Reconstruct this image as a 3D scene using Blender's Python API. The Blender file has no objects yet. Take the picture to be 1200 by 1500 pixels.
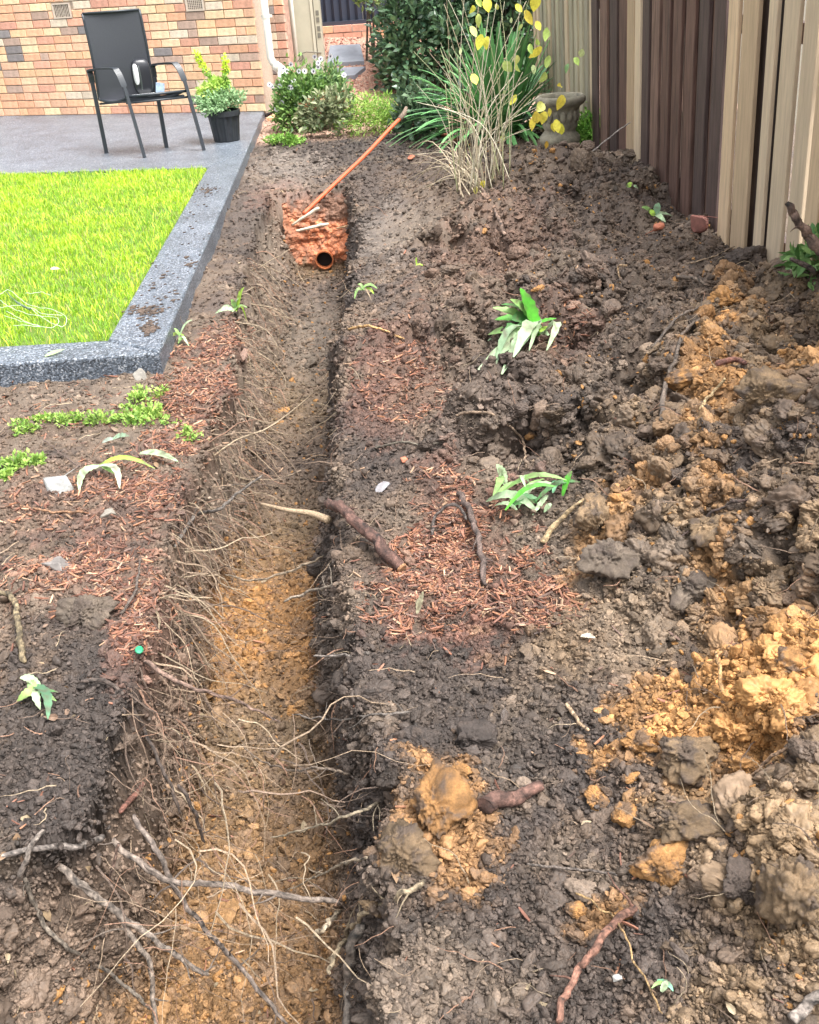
import bpy, math, random, time
import numpy as np
from mathutils import Vector, Matrix
T0 = time.time()
rng = np.random.default_rng(7)
random.seed(7)
scn = bpy.context.scene
COL = scn.collection

# ------------------------------------------------------------------ camera, sky, sun, exposure
F, PITCH, ROLL = 1450.0, math.radians(29.2), math.radians(4.0)
CAM = np.array([0.0, 0.0, 1.5])
fw = np.array([0, math.cos(PITCH), -math.sin(PITCH)])
r0 = np.array([1.0, 0, 0]); u0 = np.array([0, math.sin(PITCH), math.cos(PITCH)])
RT = math.cos(ROLL) * r0 - math.sin(ROLL) * u0
UP = math.cos(ROLL) * u0 + math.sin(ROLL) * r0
cd = bpy.data.cameras.new('camera'); cam = bpy.data.objects.new('camera', cd); COL.objects.link(cam)
cd.sensor_fit = 'HORIZONTAL'; cd.sensor_width = 36; cd.lens = 36 * F / 1200
cd.clip_start = 0.05; cd.clip_end = 300
Mc = Matrix(((RT[0], UP[0], -fw[0], CAM[0]), (RT[1], UP[1], -fw[1], CAM[1]), (RT[2], UP[2], -fw[2], CAM[2]), (0, 0, 0, 1)))
cam.matrix_world = Mc
scn.camera = cam

SUN_EL, SUN_AZ = math.radians(66), math.radians(125)      # azimuth from +Y towards +X
w = bpy.data.worlds.new('World'); scn.world = w; w.use_nodes = True
nt = w.node_tree; nt.nodes.clear()
sky = nt.nodes.new('ShaderNodeTexSky'); sky.sky_type = 'NISHITA'; sky.sun_disc = False
sky.sun_elevation = SUN_EL; sky.sun_rotation = SUN_AZ
sky.air_density = 1.0; sky.dust_density = 6.0; sky.ozone_density = 0.6
hs = nt.nodes.new('ShaderNodeHueSaturation'); hs.inputs['Saturation'].default_value = 0.18
bg = nt.nodes.new('ShaderNodeBackground'); bg.inputs['Strength'].default_value = 0.15
wo = nt.nodes.new('ShaderNodeOutputWorld')
nt.links.new(sky.outputs[0], hs.inputs['Color']); nt.links.new(hs.outputs[0], bg.inputs['Color']); nt.links.new(bg.outputs[0], wo.inputs[0])
sl = bpy.data.lights.new('sun', 'SUN'); sl.energy = 1.4; sl.angle = math.radians(28); sl.color = (1.0, 0.965, 0.92)
so = bpy.data.objects.new('sun', sl); COL.objects.link(so)
sd = Vector((math.sin(SUN_AZ) * math.cos(SUN_EL), math.cos(SUN_AZ) * math.cos(SUN_EL), math.sin(SUN_EL)))
so.rotation_euler = sd.to_track_quat('Z', 'Y').to_euler()
so.location = (0, 0, 8)
scn.view_settings.view_transform = 'Standard'
scn.view_settings.look = 'None'
scn.view_settings.gamma = 1.0
scn.view_settings.use_curve_mapping = False
scn.view_settings.exposure = 1.55
try:
    scn.cycles.max_bounces = 6; scn.cycles.diffuse_bounces = 3; scn.cycles.glossy_bounces = 2
    scn.cycles.transmission_bounces = 3; scn.cycles.use_denoising = True
except Exception: pass

# ------------------------------------------------------------------ photo geometry helpers
def ray(px, py):
    px = np.asarray(px, float); py = np.asarray(py, float)
    d = RT * ((px[..., None] - 600) / F) + UP * ((750 - py[..., None]) / F) + fw
    return d
def on_z(px, py, z=0.0):
    d = ray(px, py); t = (z - CAM[2]) / d[..., 2]
    return CAM + d * t[..., None] if d.ndim > 1 else CAM + d * t
def at_y(px, py, Y):
    d = ray(px, py); return CAM + d * (Y / d[1])
def proj(P):
    P = np.asarray(P, float) - CAM
    z = P @ fw
    return 600 + F * (P @ RT) / z, 750 - F * (P @ UP) / z

def sm(a, b, x):
    t = np.clip((x - a) / (b - a), 0, 1); return t * t * (3 - 2 * t)
def C(r, g, b, k=1.0):
    o = []
    for v in (r, g, b):
        v /= 255.0
        o.append((v / 12.92 if v <= 0.04045 else ((v + 0.055) / 1.055) ** 2.4) * k)
    return tuple(o)

# ------------------------------------------------------------------ numpy noise
def _h(i, j, k, s):
    n = (i * 374761393 + j * 668265263 + k * 2147483647 + s * 1274126177) & 0xffffffff
    n = ((n ^ (n >> 13)) * 1274126177) & 0xffffffff
    n = ((n ^ (n >> 16)) * 2246822519) & 0xffffffff
    return (n ^ (n >> 15)) & 0xffffffff
def vnoise(P, s=0):
    """value-gradient noise about -1..1, P (n,3)"""
    I = np.floor(P).astype(np.int64); f = P - I; u = f * f * f * (f * (f * 6 - 15) + 10)
    out = 0.0
    for dx in (0, 1):
        wx = u[:, 0] if dx else 1 - u[:, 0]
        for dy in (0, 1):
            wy = u[:, 1] if dy else 1 - u[:, 1]
            for dz in (0, 1):
                wz = u[:, 2] if dz else 1 - u[:, 2]
                h = _h(I[:, 0] + dx, I[:, 1] + dy, I[:, 2] + dz, s)
                gx = (h & 1023) / 511.5 - 1; gy = ((h >> 10) & 1023) / 511.5 - 1; gz = ((h >> 20) & 1023) / 511.5 - 1
                out = out + wx * wy * wz * (gx * (f[:, 0] - dx) + gy * (f[:, 1] - dy) + gz * (f[:, 2] - dz))
    return out * 1.5
def fbm(P, s=0, o=4, g=0.5):
    r = 0; a = 1.0
    for k in range(o):
        r = r + a * vnoise(P * (2.03 ** k) + 17.3 * k, s + k); a *= g
    return r
def worley(P, s=0):
    """nearest feature distance F1, second F2 and the random number of the nearest cell"""
    I = np.floor(P - 0.5).astype(np.int64)
    f1 = np.full(len(P), 9.0); f2 = np.full(len(P), 9.0); idn = np.zeros(len(P))
    for dx in (0, 1):
        for dy in (0, 1):
            for dz in (0, 1):
                a = I[:, 0] + dx; b = I[:, 1] + dy; c = I[:, 2] + dz
                h = _h(a, b, c, s)
                q = np.stack([a + 0.15 + 0.7 * (h & 1023) / 1023, b + 0.15 + 0.7 * ((h >> 10) & 1023) / 1023, c + 0.15 + 0.7 * ((h >> 20) & 1023) / 1023], 1)
                d = np.sqrt(((P - q) ** 2).sum(1))
                nr = d < f1
                f2 = np.where(nr, f1, np.minimum(f2, d)); f1 = np.where(nr, d, f1)
                idn = np.where(nr, (_h(a, b, c, s + 99) & 0xffff) / 65535.0, idn)
    return f1, f2, idn

# ------------------------------------------------------------------ mesh helpers
class MB:
    """collects vertices, faces and a colour per vertex"""
    def __init__(s): s.v = []; s.t = []; s.q = []; s.c = []; s.n = 0; s.uv = None
    def add(s, v, quads=None, tris=None, col=(1, 1, 1)):
        v = np.asarray(v, float).reshape(-1, 3); n = len(v)
        s.v.append(v)
        c = np.asarray(col, float)
        if c.ndim == 1: c = np.tile(c[:3], (n, 1))
        s.c.append(c)
        if quads is not None and len(quads): s.q.append(np.asarray(quads, np.int64) + s.n)
        if tris is not None and len(tris): s.t.append(np.asarray(tris, np.int64) + s.n)
        s.n += n; return s
    def box(s, c, d, R=None, col=(1, 1, 1)):
        d = np.asarray(d, float) / 2
        v = np.array([[x, y, z] for x in (-1, 1) for y in (-1, 1) for z in (-1, 1)], float) * d
        if R is not None: v = v @ np.asarray(R).T
        q = [[0, 1, 3, 2], [4, 6, 7, 5], [0, 4, 5, 1], [2, 3, 7, 6], [0, 2, 6, 4], [1, 5, 7, 3]]
        return s.add(v + np.asarray(c, float), q, col=col)
    def tube(s, P, r, k=6, col=(1, 1, 1), caps=True, flat=1.0, up=None):
        P = np.asarray(P, float); n = len(P); r = np.broadcast_to(np.asarray(r, float), (n,))
        T = np.gradient(P, axis=0); T /= np.linalg.norm(T, axis=1)[:, None] + 1e-9
        a = np.array(up if up is not None else ((0, 0, 1.0) if abs(T[0][2]) < .9 else (1.0, 0, 0)))
        rings = []
        for i in range(n):
            a = a - T[i] * (a @ T[i])
            if np.linalg.norm(a) < 1e-6: a = np.cross(T[i], (0.3, 0.5, 0.8))
            a = a / np.linalg.norm(a); b = np.cross(T[i], a)
            th = np.arange(k) * 2 * math.pi / k
            rings.append(P[i] + r[i] * (np.cos(th)[:, None] * a * flat + np.sin(th)[:, None] * b))
        v = np.concatenate(rings)
        i = np.arange(n - 1)[:, None] * k; j = np.arange(k)[None, :]; j2 = (j + 1) % k
        q = np.stack([i + j, i + j2, i + k + j2, i + k + j], -1).reshape(-1, 4)
        tr = []
        if caps:
            v = np.concatenate([v, P[:1], P[-1:]]); m = n * k
            tr = [[m, (x + 1) % k, x] for x in range(k)] + [[m + 1, (n - 1) * k + x, (n - 1) * k + (x + 1) % k] for x in range(k)]
        if np.ndim(col) == 2 and len(col) == n:
            cc = np.repeat(np.asarray(col, float), k, 0)
            if caps: cc = np.concatenate([cc, cc[:1], cc[-1:]])
            col = cc
        return s.add(v, q, tr, col)
    def lathe(s, prof, c, k=32, col=(1, 1, 1)):
        prof = np.asarray(prof, float); n = len(prof)
        th = np.arange(k) * 2 * math.pi / k
        v = np.stack([prof[:, 0][:, None] * np.cos(th), prof[:, 0][:, None] * np.sin(th), np.repeat(prof[:, 1][:, None], k, 1)], -1).reshape(-1, 3) + np.asarray(c, float)
        i = np.arange(n - 1)[:, None] * k; j = np.arange(k)[None, :]; j2 = (j + 1) % k
        q = np.stack([i + j, i + j2, i + k + j2, i + k + j], -1).reshape(-1, 4)
        return s.add(v, q, col=col)
    def obj(s, name, mat, parent=None, smooth=False, loc=None):
        me = bpy.data.meshes.new(name)
        V = np.concatenate(s.v) if s.v else np.zeros((0, 3)); Cc = np.concatenate(s.c) if s.c else np.zeros((0, 3))
        if loc is not None: V = V - np.asarray(loc, float)
        Q = np.concatenate(s.q) if s.q else np.zeros((0, 4), np.int64)
        Tt = np.concatenate(s.t) if s.t else np.zeros((0, 3), np.int64)
        me.vertices.add(len(V)); me.vertices.foreach_set('co', V.astype(np.float32).ravel())
        L = np.concatenate([Q.ravel(), Tt.ravel()]).astype(np.int32)
        me.loops.add(len(L)); me.loops.foreach_set('vertex_index', L)
        st = np.concatenate([np.arange(len(Q)) * 4, len(Q) * 4 + np.arange(len(Tt)) * 3]).astype(np.int32)
        me.polygons.add(len(st)); me.polygons.foreach_set('loop_start', st)
        if smooth: me.polygons.foreach_set('use_smooth', np.ones(len(st), bool))
        else: me.polygons.foreach_set('use_smooth', np.zeros(len(st), bool))
        at = me.color_attributes.new('Col', 'FLOAT_COLOR', 'POINT')
        at.data.foreach_set('color', np.concatenate([Cc, np.ones((len(V), 1))], 1).astype(np.float32).ravel())
        me.update(calc_edges=True)
        me.materials.append(mat)
        o = bpy.data.objects.new(name, me); COL.objects.link(o)
        if loc is not None: o.location = loc
        if parent is not None: o.parent = parent
        return o
def tag(o, label=None, cat=None, group=None, kind=None):
    if label: o['label'] = label
    if cat: o['category'] = cat
    if group: o['group'] = group
    if kind: o['kind'] = kind
    return o
def empty(name, label, cat, loc=(0, 0, 0), group=None):
    o = bpy.data.objects.new(name, None); COL.objects.link(o); o.empty_display_size = 0.1
    o.location = tuple(loc)
    return tag(o, label, cat, group)
def part(mb, name, mat, root, smooth=False):
    """mesh built in world coordinates, parented to root that may sit elsewhere"""
    o = mb.obj(name, mat, None, smooth)
    o.parent = root
    base = Vector(root.location); pr = root.parent
    while pr is not None: base = base + Vector(pr.location); pr = pr.parent
    me = o.data; me.transform(Matrix.Translation(-base)); me.update()
    return o

# ------------------------------------------------------------------ materials
def mat(name, rough=0.7, col=None, spec=0.5, vary=0.0, vscale=40, bump=0.0, bscale=200, bdist=0.002, stretch=(1, 1, 1), rvar=0.0, rscale=30, metal=0.0, sss=0.0, objrand=0.0, trans=0.0):
    m = bpy.data.materials.new(name); m.use_nodes = True; n = m.node_tree.nodes; l = m.node_tree.links
    p = n['Principled BSDF']; p.inputs['Roughness'].default_value = rough
    p.inputs['Specular IOR Level'].default_value = spec; p.inputs['Metallic'].default_value = metal
    if col is None:
        a = n.new('ShaderNodeAttribute'); a.attribute_name = 'Col'; src = a.outputs['Color']
    else:
        a = n.new('ShaderNodeRGB'); a.outputs[0].default_value = (*col, 1); src = a.outputs[0]
    tc = n.new('ShaderNodeTexCoord'); mp = n.new('ShaderNodeMapping'); mp.inputs['Scale'].default_value = stretch
    l.new(tc.outputs['Object'], mp.inputs['Vector'])
    if vary > 0:
        no = n.new('ShaderNodeTexNoise'); no.inputs['Scale'].default_value = vscale; no.inputs['Detail'].default_value = 6; no.inputs['Roughness'].default_value = 0.65
        l.new(mp.outputs[0], no.inputs['Vector'])
        mr = n.new('ShaderNodeMapRange'); mr.inputs['From Min'].default_value = 0.3; mr.inputs['From Max'].default_value = 0.7
        mr.inputs['To Min'].default_value = 1 - vary; mr.inputs['To Max'].default_value = 1 + vary
        l.new(no.outputs[0], mr.inputs['Value'])
        mx = n.new('ShaderNodeVectorMath'); mx.operation = 'SCALE'
        l.new(src, mx.inputs[0]); l.new(mr.outputs[0], mx.inputs['Scale']); src = mx.outputs[0]
    if objrand > 0:
        oi = n.new('ShaderNodeObjectInfo'); mr = n.new('ShaderNodeMapRange')
        mr.inputs['To Min'].default_value = 1 - objrand; mr.inputs['To Max'].default_value = 1 + objrand
        l.new(oi.outputs['Random'], mr.inputs['Value'])
        mx = n.new('ShaderNodeVectorMath'); mx.operation = 'SCALE'
        l.new(src, mx.inputs[0]); l.new(mr.outputs[0], mx.inputs['Scale']); src = mx.outputs[0]
    l.new(src, p.inputs['Base Color'])
    if rvar > 0:
        no = n.new('ShaderNodeTexNoise'); no.inputs['Scale'].default_value = rscale; no.inputs['Detail'].default_value = 4
        l.new(mp.outputs[0], no.inputs['Vector'])
        mr = n.new('ShaderNodeMapRange'); mr.inputs['From Min'].default_value = 0.35; mr.inputs['From Max'].default_value = 0.65
        mr.inputs['To Min'].default_value = max(0.05, rough - rvar); mr.inputs['To Max'].default_value = min(1, rough + rvar)
        l.new(no.outputs[0], mr.inputs['Value']); l.new(mr.outputs[0], p.inputs['Roughness'])
    if bump > 0:
        no = n.new('ShaderNodeTexNoise'); no.inputs['Scale'].default_value = bscale; no.inputs['Detail'].default_value = 5; no.inputs['Roughness'].default_value = 0.7
        l.new(mp.outputs[0], no.inputs['Vector'])
        bp = n.new('ShaderNodeBump'); bp.inputs['Strength'].default_value = bump; bp.inputs['Distance'].default_value = bdist
        l.new(no.outputs[0], bp.inputs['Height']); l.new(bp.outputs[0], p.inputs['Normal'])
    if trans > 0:
        tr = n.new('ShaderNodeBsdfTranslucent'); l.new(src, tr.inputs['Color'])
        ms = n.new('ShaderNodeMixShader'); ms.inputs[0].default_value = trans
        l.new(p.outputs[0], ms.inputs[1]); l.new(tr.outputs[0], ms.inputs[2]); l.new(ms.outputs[0], n['Material Output'].inputs['Surface'])
    return m
M_soil = mat('soil', 0.62, vary=0.32, vscale=260, bump=0.9, bscale=420, bdist=0.004, rvar=0.22, rscale=55, spec=0.45)
M_crumb = mat('soil_crumb', 0.7, vary=0.25, vscale=300, bump=0.8, bscale=500, bdist=0.003, rvar=0.2, spec=0.45)
M_root = mat('root_bark', 0.75, vary=0.5, vscale=150, bump=1.0, bscale=260, bdist=0.004)
M_leaf = mat('leaf', 0.55, vary=0.22, vscale=60, trans=0.25)
M_leafdry = mat('dry_leaf', 0.65, vary=0.2, vscale=90, trans=0.1)
M_chip = mat('bark_chip', 0.65, vary=0.25, vscale=120)
# ------------------------------------------------------------------ the lie of the land
ZF = -0.5                                           # trench floor
def edge(pts, z):
    P = on_z(np.array([p[0] for p in pts], float), np.array([p[1] for p in pts], float), z)
    o = np.argsort(P[:, 1]); return P[o, 1], P[o, 0]
LL = edge([(408, 264), (375, 330), (352, 400), (340, 460), (343, 520), (332, 600), (318, 680), (303, 760), (285, 850), (255, 930), (232, 1000), (218, 1080), (200, 1160), (172, 1215), (40, 1262), (-80, 1320), (-160, 1500)], 0)
LF = edge([(441, 395), (430, 450), (412, 520), (398, 600), (388, 680), (368, 760), (342, 850), (322, 950), (308, 1050), (300, 1150), (282, 1250), (255, 1350), (228, 1500)], ZF)
RF = edge([(511, 395), (506, 450), (499, 520), (496, 600), (488, 680), (480, 760), (472, 850), (468, 950), (472, 1050), (478, 1150), (484, 1250), (490, 1350), (500, 1500)], ZF)
RL = edge([(512, 275), (528, 350), (522, 430), (512, 500), (506, 560), (500, 640), (500, 720), (506, 800), (514, 900), (524, 960), (542, 1040), (566, 1120), (582, 1200), (586, 1280), (576, 1360), (560, 1500)], 0)
YEND = on_z(475, 282, 0)[1]
hp = [(560, 1400, 0), (560, 1560, 0), (620, 1200, .05), (600, 1000, .03), (600, 800, .05), (590, 600, .05), (570, 450, .0), (570, 350, -.02), (590, 260, .03), (620, 225, .10),
      (750, 1450, 0), (800, 1200, .03), (800, 1000, .04), (800, 850, .07), (780, 700, .15), (800, 550, .30), (760, 420, .32), (740, 330, .30), (690, 290, .19), (760, 250, .26), (655, 390, .20), (645, 470, .15),
      (1000, 1450, .03), (1150, 1300, .22), (1010, 1150, .1), (980, 1000, .12), (950, 850, .2), (1000, 700, .34), (1000, 550, .38), (950, 430, .27), (900, 330, .26), (860, 270, .31), (835, 242, .37),
      (905, 258, .27), (940, 300, .18), (1000, 340, .12), (1070, 362, .18), (1130, 390, .24), (1200, 410, .30), (960, 370, .2), (1080, 430, .3), (1200, 600, .45), (1200, 900, .36), (1260, 1200, .34), (1300, 700, .45), (1200, 1500, .05), (1300, 1450, .1),
      (0, 1200, .05), (100, 1000, .06), (100, 800, .04), (100, 640, 0), (200, 560, .0), (280, 530, 0), (330, 420, 0), (370, 260, 0), (400, 210, 0), (450, 230, .0), (550, 240, .02), (-200, 900, .05), (0, 700, .03), (-200, 560, 0)]
HPx = on_z(np.array([p[0] for p in hp], float), np.array([p[1] for p in hp], float), 0)
for i, p in enumerate(hp): HPx[i] = on_z(p[0], p[1], p[2])
HP = HPx
extra = [(x, y, 0.02) for x in (-4, -2, 0, 1, 2, 4) for y in (9.6, 11.5, 14)] + [(-4, 6, 0), (-4, 8, 0), (-2.5, 6, 0), (2.6, 4, .2), (2.5, 6, .15), (2.6, 2, .3), (1.5, .4, .1), (-1, .4, 0), (0.4, .4, 0), (3.4, 3, 0), (3.4, 6, 0), (4, 8, 0), (.9, 8.4, .1), (1.6, 8.3, .12), (2.2, 8.3, .05), (0.2, 8.3, .02), (-.8, 8.3, .02)]
HP = np.concatenate([HP, np.array(extra)])
# garden fence line (base points on the ground)
FA = on_z(880, 263, 0)[:2]; FB = on_z(1170, 500, 0)[:2]
FD = (FB - FA) / np.linalg.norm(FB - FA); FN = np.array([FD[1], -FD[0]])
if FN[0] > 0: FN = -FN                               # FN points to the garden side
def fence_d(x, y): return (x - FA[0]) * FN[0] + (y - FA[1]) * FN[1]
def base_h(x, y):
    z = np.zeros_like(x); W = np.zeros_like(x)
    for p in HP:
        s2 = 2 * (0.08 + 0.04 * p[1]) ** 2
        g = np.exp(-((x - p[0]) ** 2 + (y - p[1]) ** 2) / s2) + 1e-9 / (1 + (x - p[0]) ** 2 + (y - p[1]) ** 2)
        z += g * p[2]; W += g
    return z / W
ax_ = lambda E, y: np.interp(y, E[0], E[1])
def trench(x, y):
    """0 outside, 1 on the floor, plus the four edges; walls fall away steeply"""
    ll = ax_(LL, y); lf = ax_(LF, y); rf = ax_(RF, y); rl = np.maximum(ax_(RL, y), rf + .05)
    q = np.stack([x * 1.5, y * 5.0, np.zeros_like(x)], 1)
    n1 = vnoise(q, 201); n2 = vnoise(q * 3.1 + 5, 202); n3 = vnoise(q * 8.3 + 5, 203)
    ll = ll + .06 * n1 + .022 * n2 + .004 * n3; rl = rl + .035 * n2 + .04 * vnoise(q + 31, 204) + .005 * n3
    lf = lf + .02 * n2; rf = rf - .03 * n1
    rl = np.maximum(rl, rf + .04)
    ll = np.minimum(ll, lf - .05)
    a = np.clip((x - ll) / (lf - ll), 0, 1); b = np.clip((rl - x) / (rl - rf), 0, 1)
    a = a ** 0.8; b = b ** 0.95
    e = sm(.05, -.16, y - YEND + .05 * vnoise(np.stack([x * 7, y * 3, np.zeros_like(x)], 1), 207))
    return a * b * e, ll, lf, rf, rl
def land(x, y):
    k = trench(x, y)[0]
    h = base_h(x, y)
    fl = ZF + 0.06 * np.exp(-((y - 2.75) / .35) ** 2) + .03 * np.sin(y * 3.1)
    return h * (1 - k) + fl * k

# ------------------------------------------------------------------ patio outline (world)
PZ = 0.10
W0 = on_z(0, 170, PZ)[:2]; W1 = on_z(388, 163, PZ)[:2]; WD = (W1 - W0) / np.linalg.norm(W1 - W0); WN = np.array([WD[1], -WD[0]])
if WN[1] > 0: WN = -WN                               # towards the camera
K0 = on_z(233, 515, PZ)[:2]; K1 = on_z(362, 220, PZ)[:2]
kd = (K1 - K0) / np.linalg.norm(K1 - K0); K2 = K0 + kd * ((W1 - K0) @ kd + .02)
L0 = on_z(157, 497, PZ)[:2]; L1 = on_z(304, 245, PZ)[:2]
Lf = on_z(0, 254, PZ)[:2]; Ln = on_z(0, 506, PZ)[:2]; Kn = on_z(0, 532, PZ)[:2]
def ext(a, b, d): v = (b - a) / np.linalg.norm(b - a); return b + v * d
Lf = ext(L1, Lf, 3.2); Ln = ext(L0, Ln, 3.2); Kn = ext(K0, Kn, 3.2)
def inpoly(x, y, poly):
    c = np.zeros(x.shape, bool); n = len(poly)
    for i in range(n):
        x0, y0 = poly[i]; x1, y1 = poly[(i + 1) % n]
        m = ((y0 > y) != (y1 > y)) & (x < (x1 - x0) * (y - y0) / (y1 - y0 + 1e-12) + x0); c ^= m
    return c
PATIO = [Kn, K0, K2, ext(W1, W0, 4), ]

# ------------------------------------------------------------------ terrain grid
NR, NC = 800, 700
pyr = np.linspace(1590, 150, NR)
Yr = np.array([on_z(735 - (p - 150) * 0, p, 0)[1] for p in pyr])
Yr = np.concatenate([[.3], Yr[:-1], np.linspace(Yr[-1], 15, 26)])
NR = len(Yr)
Xg = np.zeros((NR, NC))
for i, y in enumerate(Yr):
    zc = max(y * math.cos(PITCH) + 1.5 * math.sin(PITCH), .6)
    half = 1.0 + 0.0
    xs = np.linspace(-1, 1, 1201)
    lo = -zc * .50 - .35; hi = zc * .47 + .45
    lo, hi = lo, min(hi, 3.6) if y > 1 else hi
    X = lo + (hi - lo) * (xs + 1) / 2
    d = np.ones_like(X)
    if y < YEND + .1:
        ll, lf, rf, rl = ax_(LL, y), ax_(LF, y), ax_(RF, y), ax_(RL, y)
        ll = max(ll, lf - .3)
        d += 1.2 * ((X > ll - .03) & (X < lf + .03)) + 2.5 * ((X > rf - .03) & (X < max(rl, rf + .06) + .04))
    d[X < -1.75] *= .5
    if y > 8: d *= 1
    c = np.concatenate([[0], np.cumsum((d[1:] + d[:-1]) / 2)]); c /= c[-1]
    Xg[i] = np.interp(np.linspace(0, 1, NC), c, X)
# smooth the column positions down the rows so that cells stay regular
ker = np.exp(-np.linspace(-2, 2, 21) ** 2); ker /= ker.sum()
pad = np.concatenate([np.repeat(Xg[:1], 10, 0), Xg, np.repeat(Xg[-1:], 10, 0)])
Xg = sum(ker[k] * pad[k:k + NR] for k in range(21))
Yg = np.repeat(Yr[:, None], NC, 1)
x = Xg.ravel(); y = Yg.ravel()
z = land(x, y)
P = np.stack([x, y, z], 1)
G = P.reshape(NR, NC, 3)
def gnormals(G):
    du = np.gradient(G, axis=1); dv = np.gradient(G, axis=0)
    n = np.cross(du, dv); n /= np.linalg.norm(n, axis=2)[..., None] + 1e-12
    return n
N = gnormals(G).reshape(-1, 3)
tk, ll, lf, rf, rl = trench(x, y)
fd = fence_d(x, y)
inp = inpoly(x, y, PATIO)
# edge distance to the patio for quietening the soil next to it
u_left = x < ax_(LL, y)
heap = sm(.10, .26, base_h(x, y)) * (y < 9)
floor = sm(.93, 1.0, tk)
wall = (tk > .02) & (tk < .97)
far = sm(7.6, 8.6, y)
# amplitudes
A_mid = 0.50 + 0.65 * heap + .05 * floor
bench = np.exp(-(((x - .0) / .22) ** 2 + ((y - 6.2) / .7) ** 2)) 
A_mid = A_mid * (1 - .7 * bench) * (1 - .75 * inp) * (1 - .55 * far)
A_mid = A_mid * (1 - .55 * sm(-.5, -.9, x) * sm(3.0, 3.4, y))   # firm ground in front of the kerb
wp = np.stack([vnoise(P * 3.1, 51), vnoise(P * 3.1 + 9, 52), vnoise(P * 3.1 + 23, 53)], 1)
wp2 = np.stack([vnoise(P * 14 + 3, 54), vnoise(P * 14 + 19, 55), vnoise(P * 14 + 43, 56)], 1)
Pw = P + wp * .07 + wp2 * .02
def dome(f1, r=.75): return np.sqrt(np.clip(1 - (f1 / r) ** 2, 0, 1))
f1a, f2a, ida = worley(Pw * 6.0, 3)
f1b, f2b, idb = worley(Pw * 14.0 + 5, 4)
f1c, f2c, idc = worley((Pw + wp2 * .01) * 33.0 + 9, 5)
f1d, f2d, idd = worley(P * 78.0 + wp2 * .6 + 2, 6)
f1e, f2e, ide = worley(P * 165.0 + wp2 * 1.2 + 7, 8)
big = fbm(P * 2.2, 11, 3)
mid = fbm(P * 8, 15, 4, .5)
fine = fbm(P * 60, 25, 4, .65)
disp = .065 * big * (.4 + heap) + .024 * mid * A_mid
disp += A_mid * (.062 * (dome(f1a) - .55) * (.25 + ida) * (.35 + heap) + .032 * (dome(f1b) - .5) * (.2 + idb) + .012 * (dome(f1c) - .5) * (.2 + idc))
disp += (A_mid * .6 + .45) * (.010 * (dome(f1d) - .5) * (.25 + idd) + .0045 * (dome(f1e) - .5) * (.3 + ide) + .008 * fine)
# open holes between the clods of the heap
hole = sm(.30, .55, f1a - .3 * ida) * sm(.25, .6, vnoise(P * 4.3 + 77, 31) + .35) * heap
disp -= .11 * hole
tuft = fbm(np.stack([P[:, 0] * 9, P[:, 1] * 9, P[:, 2] * 30], 1), 61, 3)
disp += np.where(wall, .018 * tuft, 0)
disp *= np.where(wall & (x < (lf + rf) / 2) & (y > 4.2), .55, 1)       # smooth cut face
# the cut face of the trench's end with its loose clods
disp = np.where((np.abs(y - YEND + .05) < .1) & (x > lf - .05) & (x < rf + .05), disp * 1.2, disp)
P2 = P + N * disp[:, None]
P2[:, 2] = np.where(inp, np.minimum(P2[:, 2], .05), P2[:, 2])
clodid = ida

# ------------------------------------------------------------------ soil colours
c_dark = np.array((.046, .036, .031)); c_top = np.array((.088, .065, .052)); c_mid = np.array((.124, .087, .062)); c_grey = np.array((.150, .116, .087))
c_och = np.array((.36, .185, .065)); c_tan = np.array((.205, .138, .078)); c_red = np.array((.17, .080, .055)); c_or = np.array((.62, .20, .09)); c_grav = np.array((.42, .27, .20))
c_pale = np.array((.20, .165, .138))
cn = fbm(P * 3.3 + 40, 71, 5, .6); cn2 = fbm(P * 17 + 60, 81, 4, .6)
col = np.outer(np.ones(len(P)), c_mid)
def blend(col, c, w): return col * (1 - w[:, None]) + np.asarray(c)[None] * w[:, None]
col = blend(col, c_top, sm(-.15, .45, cn + .3 * (idb - .5)))
col = blend(col, c_grey, .6 * sm(.1, .6, -cn + .4 * (ida - .5)))
col = blend(col, c_tan, .75 * sm(.18, .32, x - .18 - .0 * y) * sm(4.6, 3.0, y) * sm(-.25, .3, cn2 + .8 * (idb - .45)) * sm(.06, .16, base_h(x, y)))
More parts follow.
